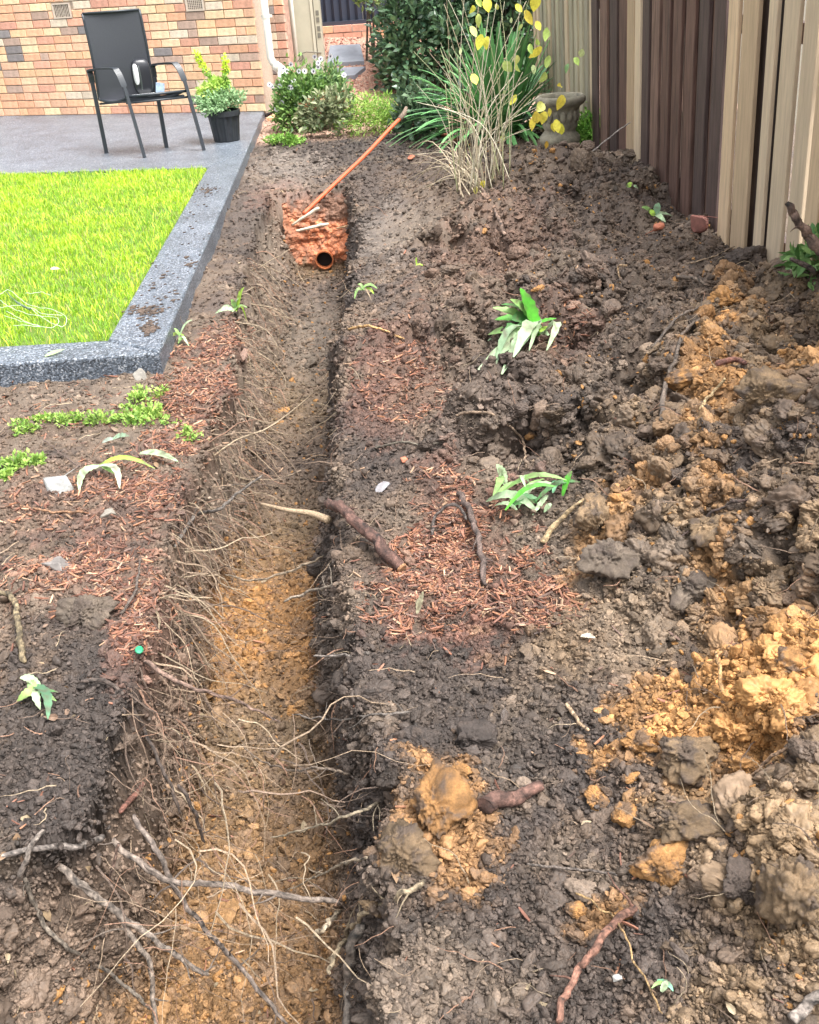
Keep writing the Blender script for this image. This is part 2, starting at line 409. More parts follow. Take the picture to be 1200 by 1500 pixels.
BL = [  # photo position, radii, colour, strength
 (90, 1130, 240, 190, c_dark, .9), (60, 1380, 200, 160, c_dark, .6), (120, 920, 110, 60, c_dark, .6), (640, 1010, 170, 110, c_dark, .85), (720, 1360, 270, 190, c_dark, .75), (780, 1080, 160, 90, c_dark, .8),
 (370, 330, 60, 40, c_dark, .7), (545, 320, 30, 70, c_dark, .6), (540, 640, 40, 110, c_dark, .75), (560, 900, 60, 60, c_dark, .6), (700, 620, 90, 50, c_top, .7), (480, 430, 40, 25, c_dark, .8),
 (480, 222, 190, 34, c_dark, .85), (690, 240, 90, 30, c_top, .6), (350, 240, 30, 50, c_top, .7), (420, 245, 60, 25, c_pale, .6), (560, 185, 60, 30, c_dark, .7), (575, 350, 42, 45, c_pale, .5), (530, 268, 70, 20, c_top, .6), (610, 340, 45, 30, c_grey, .8),
 (880, 400, 200, 120, c_top, .5), (850, 480, 200, 90, c_top, .6), (850, 640, 80, 60, c_dark, .6), (1110, 700, 60, 60, c_dark, .4),
 (285, 560, 60, 50, c_red, .95), (330, 500, 40, 30, c_red, .7), (260, 620, 60, 50, c_red, .8), (130, 850, 110, 50, c_red, .85), (215, 925, 50, 60, c_red, .9), (200, 730, 90, 60, c_red, .5), (60, 740, 90, 50, c_red, .45), (150, 620, 90, 30, c_mid, .6),
 (700, 820, 110, 80, c_red, .95), (610, 880, 80, 50, c_red, .85), (650, 720, 50, 40, c_red, .7), (590, 560, 80, 60, c_red, .65), (560, 520, 40, 30, c_red, .6), (825, 475, 50, 35, c_red, .6), (760, 880, 70, 40, c_red, .6), (410, 285, 40, 20, c_red, .7), (430, 670, 50, 30, c_red, .4),
 (90, 580, 140, 30, c_grey, .5),
 (1090, 1000, 150, 60, c_och, .9), (1050, 1080, 90, 50, c_och, .55), (950, 1010, 60, 40, c_och, .75), (880, 770, 70, 55, c_och, .5), (1045, 575, 50, 70, c_och, .7), (1170, 590, 60, 60, c_och, .55), (1080, 470, 30, 60, c_och, .5), (1050, 750, 60, 50, c_och, .5), (1170, 850, 60, 60, c_och, .5), (1160, 960, 60, 40, c_och, .8),
 (1160, 1280, 90, 110, c_tan, .8), (1040, 1190, 90, 60, c_tan, .6), (900, 900, 130, 40, c_tan, .5), (640, 1200, 70, 80, c_och, .5), (1090, 1450, 80, 60, c_tan, .6), (950, 840, 80, 60, c_grey, .6), (880, 1330, 50, 25, c_och, .5), (900, 560, 60, 30, c_grey, .5), (700, 430, 90, 50, c_mid, .6), (720, 350, 90, 60, c_red * .4 + c_mid * .6, .6)]
jit = .55 * cn + .45 * cn2 + .35 * (idb - .5) + .25 * (idc - .5)
for (px, py, rx, ry, cc, st) in BL:
    h = float(base_h(np.array([on_z(px, py, .05)[0]]), np.array([on_z(px, py, .05)[1]]))[0])
    c0 = on_z(px, py, h); ax = on_z(px + rx, py, h)[:2] - c0[:2]; ay = on_z(px, py - ry, h)[:2] - c0[:2]
    D = np.linalg.inv(np.stack([ax, ay], 1)); q = (np.stack([x, y], 1) - c0[:2]) @ D.T
    d = np.sqrt((q ** 2).sum(1))
    if cc is c_red: st *= .48
    wgt = st * sm(-.3, .45, 1 - d + 1.1 * jit) * (d < 2.2)
    wgt = wgt * (1 - .85 * sm(.3, .8, tk)) * (1 if px > 520 or py > 300 else 1)
    col = blend(col, cc, wgt)
# trench: floor and walls
ty = [1.0, 1.5, 1.9, 2.25, 2.6, 3.0, 3.5, 4.1, 4.6, 5.5, 6.2, 6.8, 7.5]
tc_ = np.array([c_och * .5 + c_tan * .45, c_och * .5 + c_tan * .45, c_och * .3 + c_tan * .5, c_tan * .8, c_och * .9, c_och * .85, c_tan * .9, c_top * 1.2, c_tan * .72, c_grey * .95, c_grey * .8, c_top, c_tan * .8])
fc = np.stack([np.interp(y + .12 * cn, ty, tc_[:, k]) for k in range(3)], 1)
kf = sm(.55, .95, tk + .18 * jit)
patch = sm(.0, .35, cn2 + .6 * (idc - .5))
fcol = fc * (1 - .55 * patch[:, None]) + c_mid * 1.05 * .55 * patch[:, None]
col = col * (1 - kf[:, None]) + fcol * kf[:, None]
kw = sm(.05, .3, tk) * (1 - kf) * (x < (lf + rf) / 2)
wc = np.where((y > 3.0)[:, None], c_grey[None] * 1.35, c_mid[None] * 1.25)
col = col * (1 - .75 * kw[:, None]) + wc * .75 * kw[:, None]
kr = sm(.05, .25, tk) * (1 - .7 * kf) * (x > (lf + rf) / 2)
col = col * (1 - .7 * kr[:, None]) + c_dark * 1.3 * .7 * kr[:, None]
# orange clay showing at the trench's end
oe = np.exp(-((y - YEND + .06) / .12) ** 2) * (x > lf - .08) * (x < rf + .03) * sm(-.46, -.38, P2[:, 2]) * sm(-.02, -.16, P2[:, 2] + .05 * jit)
col = blend(col, c_or, np.clip(oe * (1.1 + .5 * jit), 0, .95))
# gravel and crumbs tone of the far beds
col = blend(col, c_grav, sm(10.0, 10.5, y) * .8)
col *= (1 + .28 * cn2 + .22 * (idd - .5) + .18 * (idc - .5))[:, None]
col = np.clip(col, .012, .8)
ter = MB(); idx = np.arange(NR * NC).reshape(NR, NC)
Q = np.stack([idx[:-1, :-1], idx[:-1, 1:], idx[1:, 1:], idx[1:, :-1]], -1).reshape(-1, 4)
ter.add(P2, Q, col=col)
ground = tag(ter.obj('ground', M_soil, smooth=True), 'dug over dark topsoil and ochre clay with a long open trench', None, kind='structure')
# the surroundings' ground, one sheet to the horizon, just below
hz = MB(); hz.box((0, 40, -.62), (160, 160, .02), col=(.12, .1, .07)); 
tag(hz.obj('terrain', M_soil), 'flat ground of the surroundings', kind='structure')

# height look-up and ray casting on the finished soil
CELL = .012; X0, Y0 = -4.0, .2; NX, NY = int(8 / CELL), int(15 / CELL)
HM = np.full((NX, NY), -9.0)
ii = ((P2[:, 0] - X0) / CELL).astype(int); jj = ((P2[:, 1] - Y0) / CELL).astype(int)
ok = (ii >= 0) & (ii < NX) & (jj >= 0) & (jj < NY)
np.maximum.at(HM, (ii[ok], jj[ok]), P2[ok, 2])
CI = {}
def hz_at(x, y):
    i = int((x - X0) / CELL); j = int((y - Y0) / CELL)
    for r in range(0, 6):
        s = HM[max(0, i - r):i + r + 1, max(0, j - r):j + r + 1]
        if s.size and s.max() > -8: return float(s.max())
    return float(land(np.array([x]), np.array([y]))[0])
def G3(px, py, off=0.0):
    """point on the soil seen at a photo position"""
    d = ray(px, py); t0 = (.75 - CAM[2]) / d[2]; t1 = (-.62 - CAM[2]) / d[2]
    prev = t0
    for t in np.linspace(t0, t1, 260):
        p = CAM + d * t
        if hz_at(p[0], p[1]) >= p[2]:
            p = CAM + d * ((prev + t) / 2); return np.array([p[0], p[1], p[2] + off])
        prev = t
    return CAM + d * t1
def pick_col(p):
    k = np.argmin(((P2[::7, :2] - p[:2]) ** 2).sum(1)); return col[::7][k]
print('terrain', round(time.time() - T0, 1))
# ------------------------------------------------------------------ patio, kerb and lawn
def aggregate(name):
    m = bpy.data.materials.new(name); m.use_nodes = True; n = m.node_tree.nodes; l = m.node_tree.links; p = n['Principled BSDF']
    tc = n.new('ShaderNodeTexCoord')
    v = n.new('ShaderNodeTexVoronoi'); v.inputs['Scale'].default_value = 160; l.new(tc.outputs['Object'], v.inputs['Vector'])
    r = n.new('ShaderNodeValToRGB'); e = r.color_ramp.elements
    e[0].position = 0; e[0].color = (.03, .035, .042, 1); e[1].position = 1; e[1].color = (.40, .42, .45, 1)
    for q, c in ((.35, (.075, .092, .115)), (.62, (.125, .15, .185)), (.85, (.20, .23, .275))):
        k = e.new(q); k.color = (*c, 1)
    sp = n.new('ShaderNodeSeparateColor'); l.new(v.outputs['Color'], sp.inputs[0]); l.new(sp.outputs[0], r.inputs[0])
    no = n.new('ShaderNodeTexNoise'); no.inputs['Scale'].default_value = 3.5; no.inputs['Detail'].default_value = 6; l.new(tc.outputs['Object'], no.inputs['Vector'])
    mr = n.new('ShaderNodeMapRange'); mr.inputs['From Min'].default_value = .3; mr.inputs['From Max'].default_value = .7; mr.inputs['To Min'].default_value = .78; mr.inputs['To Max'].default_value = 1.2
    l.new(no.outputs[0], mr.inputs['Value'])
    mx = n.new('ShaderNodeVectorMath'); mx.operation = 'SCALE'; l.new(r.outputs[0], mx.inputs[0]); l.new(mr.outputs[0], mx.inputs['Scale'])
    l.new(mx.outputs[0], p.inputs['Base Color']); p.inputs['Roughness'].default_value = .38
    bp = n.new('ShaderNodeBump'); bp.invert = True; bp.inputs['Strength'].default_value = .8; bp.inputs['Distance'].default_value = .003
    l.new(v.outputs['Distance'], bp.inputs['Height']); l.new(bp.outputs[0], p.inputs['Normal'])
    return m
M_agg = aggregate('exposed_aggregate')
def slab(name, poly, zt, zb, mat_, label, bev=.012, kind='structure'):
    import bmesh
    bm = bmesh.new()
    A = sum(poly[i][0] * poly[(i + 1) % len(poly)][1] - poly[(i + 1) % len(poly)][0] * poly[i][1] for i in range(len(poly)))
    if A < 0: poly = poly[::-1]
    top = [bm.verts.new((p[0], p[1], zt)) for p in poly]; bot = [bm.verts.new((p[0], p[1], zb)) for p in poly]
    tf = bm.faces.new(top); bm.faces.new(bot[::-1]); k = len(poly)
    for i in range(k): bm.faces.new((top[i], bot[i], bot[(i + 1) % k], top[(i + 1) % k]))
    bmesh.ops.bevel(bm, geom=list(tf.edges), offset=bev, segments=3, profile=.5, affect='EDGES')
    me = bpy.data.meshes.new(name); bm.to_mesh(me); bm.free(); me.materials.append(mat_)
    o = bpy.data.objects.new(name, me); COL.objects.link(o); tag(o, label, kind=kind); return o
Wl = ext(W1, W0, 4.0); W1e = ext(W0, W1, .35)
slab('patio', [L1, Lf, Wl, K2 + WD * 0, K1 + (K1 - L1) * 0], PZ, -.12, M_agg, 'grey exposed aggregate patio in front of the brick wall', .006)
slab('kerb', [L1 - kd * .003, K1 - kd * .003, K0 + (L0 - K0) * .0, L0], PZ, -.14, M_agg, 'speckled grey concrete kerb between the lawn and the trench', .014)
cr = .004
slab('kerb', [L0 - kd * cr + (L0 - K0) * 0, K0 - kd * cr, Kn, Ln], PZ - .001, -.14, M_agg, 'speckled grey concrete kerb along the near end of the lawn', .014)
lm = mat('lawn_soil', .9, col=(.10, .16, .02))
lawnpoly = [L0, L1, Lf, Ln]
mb = MB(); c = [(*p, .082) for p in lawnpoly]; mb.add(c, [[0, 1, 2, 3]]); tag(mb.obj('lawn', lm), 'bright green lawn framed by a grey kerb', kind='structure')
# grass blades
nb = 78000
a = rng.random(nb) ** 1.0; b = rng.random(nb)
Le = np.array(Ln) + (np.array(L0) - np.array(Ln)) * 1.0
vis = 2.9
def lawn_pt(a, b):
    near = L0 + (Ln - L0) / np.linalg.norm(Ln - L0) * (b * vis)[:, None]
    farp = L1 + (Lf - L1) / np.linalg.norm(Lf - L1) * (b * vis)[:, None]
    return near * (1 - a)[:, None] + farp * a[:, None]
Pg = lawn_pt(a, b); Pg = np.concatenate([Pg, np.full((nb, 1), .083)], 1)
gn = fbm(Pg * 2.2 + 4, 301, 3); gn2 = vnoise(Pg * 9 + 3, 305)
keep = rng.random(nb) < np.clip(.95 + .5 * gn, .35, 1); Pg = Pg[keep]; gn = gn[keep]; gn2 = gn2[keep]; nb = len(Pg)
hgt = rng.uniform(.018, .042, nb) * (1 + .35 * gn2); wd = rng.uniform(.0018, .0034, nb)
an = rng.uniform(0, 2 * math.pi, nb); ln_ = rng.uniform(.15, 1.1, nb) * hgt
dirv = np.stack([np.cos(an), np.sin(an), np.zeros(nb)], 1); sid = np.stack([-np.sin(an), np.cos(an), np.zeros(nb)], 1)
sid = sid * np.cos(rng.uniform(-1, 1, nb))[:, None]
v0 = Pg - sid * wd[:, None]; v1 = Pg + sid * wd[:, None]
md = Pg + dirv * (ln_ * .35)[:, None] + np.array([0, 0, 1]) * (hgt * .62)[:, None]
v2 = md + sid * (wd * .8)[:, None]; v3 = md - sid * (wd * .8)[:, None]
v4 = Pg + dirv * ln_[:, None] + np.array([0, 0, 1]) * hgt[:, None]
V = np.stack([v0, v1, v2, v3, v4], 1).reshape(-1, 3); i5 = np.arange(nb)[:, None] * 5
base = np.array([.42, .62, .03]); yel = np.array([.66, .76, .08]); dk = np.array([.20, .40, .03])
t = np.clip(.5 + .9 * gn + rng.normal(0, .38, nb), 0, 1)[:, None]
gc = dk * (1 - t) + base * t; t2 = (rng.random(nb) < .22)[:, None]; gc = np.where(t2, yel, gc)
gc = np.where((rng.random(nb) < .06)[:, None], np.array([.45, .38, .16]), gc)
mb = MB(); mb.add(V, i5 + np.array([0, 1, 2, 3]), i5 + np.array([3, 2, 4]), np.repeat(gc, 5, 0))
M_grass = mat('grass_blade', .5, trans=.35)
tag(mb.obj('grass', M_grass), 'short bright green grass blades of the lawn', kind='stuff')

# ------------------------------------------------------------------ brick house
WZ = np.array([0, 0, 1.0]); WDv = np.array([*WD, 0]); WNv = np.array([*WN, 0])
org = np.array([*(W1 + WD * .01), PZ])                      # corner of the wall, bricks run towards -WD
house = empty('brick_house', 'house wall of mixed cream, orange and dark clinker bricks behind the patio', 'house', org)
M_mort = mat('mortar', .9, col=(.47, .38, .30), vary=.2, vscale=60, bump=.5, bscale=300)
bcols = [(.80, .50, .29), (.84, .62, .38), (.78, .43, .26), (.80, .48, .31), (.72, .38, .26), (.50, .35, .27), (.27, .24, .23), (.70, .58, .44), (.62, .32, .23), (.84, .60, .38)]
bm_mats = [mat('brick_face', .85, col=c, vary=.22, vscale=28, bump=.5, bscale=160, bdist=.003, objrand=.12) for c in bcols]
def brick_mb(L, H=.076, D=.05, seed=0):
    r = np.random.default_rng(seed); m = MB(); b = .004
    xs = [0, b, L - b, L]; zs = [0, b, H - b, H]; v = []
    for xi, X in enumerate(xs):
        for zi, Zz in enumerate(zs):
            e = (xi in (0, 3)) or (zi in (0, 3))
            v.append((-X + r.normal(0, .0008), D - (b if e else 0) + r.normal(0, .0008), Zz + r.normal(0, .0008)))
    q = []
    for i in range(3):
        for j in range(3): q.append([i * 4 + j, i * 4 + j + 1, (i + 1) * 4 + j + 1, (i + 1) * 4 + j])
    n0 = len(v)
    ring = [0, 4, 8, 12, 13, 14, 15, 11, 7, 3, 2, 1]
    for k in ring: v.append((v[k][0], 0, v[k][2]))
    for k in range(12): q.append([ring[k], ring[(k + 1) % 12], n0 + (k + 1) % 12, n0 + k])
    m.add(v, q); return m
Rw = np.stack([WDv, WNv, WZ], 1)                              # local x along wall, y out of the wall, z up
Rm = Matrix([[Rw[i][j] for j in range(3)] for i in range(3)]).to_4x4()
bmesh_cache = {}
def brick(Lw, x, zz, ci, root, out=0.0, Rloc=None, locbase=None):
    key = (round(Lw, 3), ci, random.randint(0, 2))
    if key not in bmesh_cache:
        o = brick_mb(Lw, seed=hash(key) & 0xffff if False else key[2] * 7 + ci).obj('brick', bm_mats[ci]); me = o.data; bpy.data.objects.remove(o); bmesh_cache[key] = me
    o = bpy.data.objects.new('brick', bmesh_cache[key]); COL.objects.link(o); o.parent = root
    R = Rloc or Rm
    p = R.to_3x3() @ Vector((x, -.042 + out, zz)) + Vector(locbase if locbase is not None else (0, 0, 0))
    o.matrix_local = Matrix.Translation(p) @ R
    return o
wts = [15, 12, 14, 15, 9, 7, 4.5, 8, 4, 11]
holes = [((75, 108), (5, 32)), ((270, 302), (-6, 22))]
def wall_xz(px, py):
    d = ray(px, py); t = ((org[:2] - CAM[:2]) @ WN) / (d[:2] @ WN); p = CAM + d * t
    return (p - org) @ WDv, p[2] - org[2]
HO = []
for (a, b_) in holes:
    x0, z1 = wall_xz(a[0], (b_[0])); x1, z0 = wall_xz(a[1], b_[1])
    r_ = round(z0 / .086); HO.append((x0, x1, r_ * .086, r_ * .086 + .162))
NROW = 15; LEN = 4.3
for rI in range(NROW):
    zz = rI * .086 + .004
    off = 0.0 if rI % 2 == 0 else .12
    xx = 0.0; first = True
    while xx < LEN:
        Lb = .11 if (first and off) else (.23 if random.random() < .93 else .11)
        xa, xb = -xx - Lb, -xx
        skip = False
        for (h0, h1, hz0, hz1) in HO:
            if zz + .07 > hz0 and zz < hz1 - .02 and xb > h0 and xa < h1:
                # fit a cut brick either side
                skip = True
                if xb > h1 + .03: brick(round(xb - h1 - .008, 2), xb, zz, random.choices(range(10), wts)[0], house)
                if xa < h0 - .03: brick(round(h0 - xa - .008, 2), h0 - .008, zz, random.choices(range(10), wts)[0], house)
        if not skip: brick(Lb, xb, zz, random.choices(range(10), wts)[0], house, out=random.uniform(-.002, .002))
        xx += Lb + .010; first = False
mb = MB(); mb.box(org + WDv * (-2.75 + .0) - WNv * .11 + WZ * 1.2, (5.5, .2 - .005, 2.44), Rw); part(mb, 'wall', M_mort, house)
# coursed bricks above the view, joined
mb = MB(); r2 = np.random.default_rng(3)
for rI in range(NROW, 28):
    zz = rI * .086 + .042; xx = 0 if rI % 2 == 0 else -.12
    while xx > -LEN:
        c = np.array(bcols[random.choices(range(10), wts)[0]]); mb.box(org + WDv * (xx - .115) + WNv * -.018 + WZ * zz, (.23, .05, .076), Rw, col=c); xx -= .24
o = part(mb, 'upper_brickwork', mat('brick_upper', .85, vary=.2, vscale=28, bump=.4), house); o['kind'] = 'stuff'
# cast vents in the wall
M_vent = mat('vent_terracotta', .7, col=(.62, .52, .42)); M_black = mat('vent_shade', .9, col=(.02, .02, .02))
for k, (h0, h1, z0, z1) in enumerate(HO):
    f = MB(); cx = (h0 + h1) / 2; wv = h1 - h0 - .012; hv = z1 - z0 - .006; cz = (z0 + z1) / 2 - .0
    for sx in (-1, 1): f.box(org + WDv * (cx + sx * (wv / 2 - .008)) + WZ * cz, (.016, .03, hv), Rw)
    for sz in (-1, 1): f.box(org + WDv * cx + WZ * (cz + sz * (hv / 2 - .007)), (wv - .033, .028, .014), Rw)
    vo = part(f, 'air_vent', M_vent, house)
    g = MB(); g.box(org + WDv * cx - WNv * .006 + WZ * cz, (wv - .02, .004, hv - .02), Rw)
    go = part(g, 'vent_shade_sheet', M_black, vo)  # black sheet behind the grille stands in for the shade of the opening
    go.parent = house
    s = MB()
    n1, n2 = (11, 0) if k == 0 else (9, 8)
    for i in range(n1):
        X = cx - wv / 2 + .02 + (wv - .04) * i / (n1 - 1)
        s.box(org + WDv * X + WNv * .004 + WZ * cz, (.006, .010, hv - .03), Rw if k else Rw @ np.array(Matrix.Rotation(random.uniform(-.05, .05), 3, 'Y')))
    for i in range(n2): s.box(org + WDv * cx + WNv * .0045 + WZ * (cz - hv / 2 + .02 + (hv - .04) * i / (n2 - 1)), (wv - .03, .008, .005), Rw)
    so_ = part(s, 'vent_grille', M_vent, house)
# return wall, downpipe and white service pipes at the corner
RD = np.array([*(-WN), 0.0])                                   # away from the viewer
c2 = org + RD * .0
Rr = Matrix([[RD[i], WDv[i], WZ[i]] for i in range(3)]).to_4x4()
mb = MB(); mb.box(org + RD * .62 - WDv * .115 + WZ * 1.2, (.2, 1.0, 2.44), np.stack([WDv, -WNv, WZ], 1)); part(mb, 'wall', M_mort, house)
cc2 = org + WDv * .16 + RD * .42                              # a narrow pier stepping out beside the downpipe
for rI in range(NROW):
    brick(.11, .20, rI * .086 + .004, random.choice([5, 8, 5, 4, 3]), house, locbase=tuple(RD * .32))
    brick(.11, .085, rI * .086 + .004, random.choice([5, 6, 5, 7]), house, locbase=tuple(RD * .32))
mb = MB(); mb.box(org + WDv * .09 + RD * .40 + WZ * 1.2, (.22, .12, 2.44), Rw); part(mb, 'pier', mat('pier_brick', .85, col=(.40, .25, .19), vary=.3, vscale=18), house)
M_white = mat('cream_paint', .4, col=(.74, .71, .62), vary=.06, vscale=8)
def wpt(px, py, off=0.0):
    d = ray(px, py); t = ((org[:2] + WN * off - CAM[:2]) @ WN) / (d[:2] @ WN); return CAM + d * t
top = wpt(388, 10, .05); bt = wpt(398, 92, .05); X0v = (bt - org) @ WDv
dpx = org + WDv * ((wpt(397, 90, .05) - org) @ WDv)
mb = MB(); b0 = dpx + WNv * .05
P_ = [b0 + WZ * 2.3, b0 + WZ * .62, b0 + WZ * .55, b0 + WZ * .50 + WDv * .02, b0 + WZ * .44 + WDv * .09]
mb.tube(P_, .040, 18); dp = part(mb, 'downpipe', M_white, house, True)
mb = MB(); mb.tube([b0 + WZ * .47 + WDv * .045, b0 + WZ * .435 + WDv * .10], .052, 18); mb.tube([b0 + WZ * .46 + WDv * .10, b0 + WZ * .10 + WDv * .15], .045, 18); part(mb, 'pipe_elbow', M_white, house, True)
mb = MB(); mb.box(b0 + WZ * .95 - WDv * .0 - WNv * .02, (.13, .012, .03), Rw); mb.tube([b0 + WZ * .93, b0 + WZ * .97], .0435, 18); part(mb, 'pipe_bracket', M_white, house)
for px in (423, 432):
    q = at_y(px, 60, org[1] + .5); mb = MB(); mb.tube([(q[0], q[1], 2.3), (q[0], q[1], .05)], .026, 10); part(mb, 'service_pipe', M_white, house, True)
q = at_y(414, 60, org[1] + .9); mb = MB(); mb.box((q[0] - .02, q[1], 1.2), (.16, .05, 2.4)); part(mb, 'recess_shade_panel', mat('recess_shade', .8, col=(.05, .045, .04)), house)  # dark upright panel, its colour standing in for the shade in the recess
# cream meter post
pc = at_y(450, 50, org[1] + .75)
mpost = empty('meter_cabinet', 'beige painted metal cabinet standing beyond the corner of the brick wall', 'cabinet', (pc[0], pc[1], 0))
M_beige = mat('beige_metal', .45, col=(.46, .43, .33), vary=.08, vscale=6)
mb = MB(); mb.box((pc[0] - .03, pc[1], .95), (.27, .22, 1.9)); part(mb, 'body', M_beige, mpost)
mb = MB(); mb.box((pc[0] + .145, pc[1] - .01, .95), (.07, .24, 1.9)); part(mb, 'side_channel', M_beige, mpost)
mb = MB(); mb.box((pc[0] + .085, pc[1] - .115, .95), (.03, .012, 1.9)); part(mb, 'corner_strip', mat('beige_light', .4, col=(.56, .53, .42)), mpost)
M_sl = mat('slot_dark', .7, col=(.16, .15, .12))
for zz in (0.98, 0.82): 
    for dz in (.04, -.03):
        mb = MB(); mb.box((pc[0] + .145, pc[1] - .132, zz + dz), (.035, .006, .05)); part(mb, 'slot', M_sl, mpost)
mb = MB(); mb.tube([(pc[0] - .15, pc[1] - .13, .60), (pc[0] - .02, pc[1] - .135, .63), (pc[0] + .15, pc[1] - .135, .61)], .006, 6); part(mb, 'wire_stay', M_sl, mpost)
mb = MB()
for k in range(3): mb.tube([np.array([pc[0] - .12, pc[1] - .14, .58]) + .05 * (1 + .1 * k) * np.array([math.cos(t), 0, .8 * math.sin(t)]) for t in np.linspace(0, 6.28, 14)], .004, 5)
part(mb, 'cable_coil', M_sl, mpost)

# ------------------------------------------------------------------ dark fence, brick edging and gravel path beyond
bf = at_y(500, 35, 14.2); Yb = bf[1]
zb = .42
back = empty('metal_fence', 'dark navy ribbed metal fence at the far end of the gravel path', 'fence', (bf[0], Yb, 0))
M_navy = mat('navy_metal', .45, col=(.035, .042, .065))
zt = 2.4
zbase = float(at_y(500, 36, Yb)[2])
for k in range(8):
    X = -1.75 + k * .8
    m = MB(); xs = []; n = 8
    for j in range(n + 1):
        xs += [(X + .8 * (j) / n, 0), (X + .8 * (j + .35) / n, -.03)] if j < n else [(X + .8 - .004, 0)]
    v = [];
    for (a, dy) in xs: v += [(a, Yb + dy, zbase), (a, Yb + dy, zt)]
    m.add(v, [[2 * i, 2 * i + 2, 2 * i + 3, 2 * i + 1] for i in range(len(xs) - 1)])
    o = part(m, 'fence_panel', M_navy, back)
mb = MB(); mb.box((1.3, Yb - .05, zbase + .02), (6.4, .06, .05)); part(mb, 'bottom_rail', M_navy, back)
bed = empty('brick_edging', 'low row of red bricks at the foot of the navy fence', 'edging', (bf[0], Yb - .2, 0))
for r_ in range(2):
    for k in range(12):
        m = MB(); X = -1.5 + k * .24 + (.12 if r_ % 2 else 0)
        m.box((X, Yb - .14 + random.uniform(-.004, .004), zbase - .125 + .086 * r_), (.23, .11, .076)); part(m, 'brick', bm_mats[random.choice([8, 4, 2, 8, 5])], bed)
M_grav = mat('gravel', .85, col=(.46, .27, .20), vary=.45, vscale=55, bump=1.0, bscale=70, bdist=.02)
def ramp(px, py):
    """the rising gravel ground between the house corner and the far fence"""
    Y = np.interp(py, [40, 55, 75, 100, 130, 160, 175], [14.15, 14.0, 13.6, 13.1, 12.5, 11.9, 11.5]); return at_y(px, py, Y)
gp = MB(); rows = []
for py in (170, 160, 145, 130, 115, 100, 88, 75, 65, 55, 46):
    for px in np.linspace(425, 800, 9): rows.append(ramp(px, py) + np.array([0, 0, .0]))
gp.add(rows, [[9 * i + j, 9 * i + j + 1, 9 * (i + 1) + j + 1, 9 * (i + 1) + j] for i in range(10) for j in range(8)])
tag(gp.obj('path', M_grav), 'pinkish red gravel path running to the far fence', kind='structure')
# small stones on the path
gs = MB(); n = 2600; 
pxs = rng.uniform(440, 640, n); pys = rng.uniform(40, 165, n)
for k in range(n):
    p = ramp(pxs[k], pys[k]) + WZ * .006
    if p[1] > Yb - .2 or p[1] < 8: continue
    s = rng.uniform(.008, .022); R = np.array(Matrix.Rotation(rng.uniform(0, 3), 3, 'Z'))
    gs.box(p, (s * 1.4, s, s * .8), R, col=np.array([(.55, .30, .22), (.42, .20, .15), (.62, .45, .36), (.36, .22, .18)][k % 4]) * rng.uniform(.7, 1.2))
tag(gs.obj('gravel', M_chip), 'loose pink and red gravel stones on the path', kind='stuff')
ps = [ramp(a_, b_) + WZ * .045 for a_, b_ in ((480, 98), (534, 95), (528, 70), (484, 72))]
m = MB(); m.add(ps + [q_ - WZ * .06 for q_ in ps], [[0, 1, 2, 3], [0, 4, 5, 1], [1, 5, 6, 2], [2, 6, 7, 3], [3, 7, 4, 0]])
tag(m.obj('stepping_stone', mat('bluestone', .6, col=(.22, .235, .27), vary=.15, vscale=12)), 'square blue grey paver set in the gravel path', 'paver')
m = MB(); ps = [ramp(a_, b_) + WZ * .045 for a_, b_ in ((488, 118), (520, 116), (536, 103), (492, 105))]
m.add(ps + [q_ - WZ * .06 for q_ in ps], [[0, 1, 2, 3], [0, 4, 5, 1], [1, 5, 6, 2], [2, 6, 7, 3], [3, 7, 4, 0]])
tag(m.obj('stepping_stone', mat('bluestone_near', .6, col=(.20, .21, .24), vary=.15, vscale=12)), 'nearer paver half hidden behind the daisy bush', 'paver')
# ------------------------------------------------------------------ paling fence along the heap
def wood(name, col, k=.3):
    return mat(name, .75, col=col, vary=k, vscale=5, stretch=(9, 9, .8), bump=.5, bscale=10, bdist=.004, objrand=.12)
M_pd = [wood('stained_paling', (.125, .070, .054), .5), wood('stained_paling_pale', (.18, .11, .085), .55), wood('stained_paling_dark', (.082, .054, .048), .45)]
M_pp = [wood('pine_paling', (.62, .46, .30), .2), wood('pine_paling_pale', (.60, .48, .34), .16), wood('pine_paling_warm', (.50, .37, .24), .18)]
M_pg = [wood('weathered_paling', (.44, .40, .29), .25), wood('weathered_paling_grey', (.36, .33, .25), .25)]
def fpos(px, py=120):
    """distance along the fence line seen at a photo position (leaning plane ignored)"""
    d = ray(px, py); t = ((FA - CAM[:2]) @ FN) / (d[:2] @ FN); p = CAM + d * t
    return float((p[:2] - FA) @ FD)
FDv = np.array([*FD, 0]); FNv = np.array([*FN, 0])
lean = math.radians(2.2); UPf = math.cos(lean) * WZ + math.sin(lean) * FNv; OUTf = np.cross(FDv, UPf); 
if OUTf @ FNv < 0: OUTf = -OUTf
Rf = np.stack([FDv, OUTf, UPf], 1)
forg = np.array([*FA, -.05])
fence = empty('paling_fence', 'tall timber fence of dark stained palings patched with pale new pine boards', 'fence', forg)
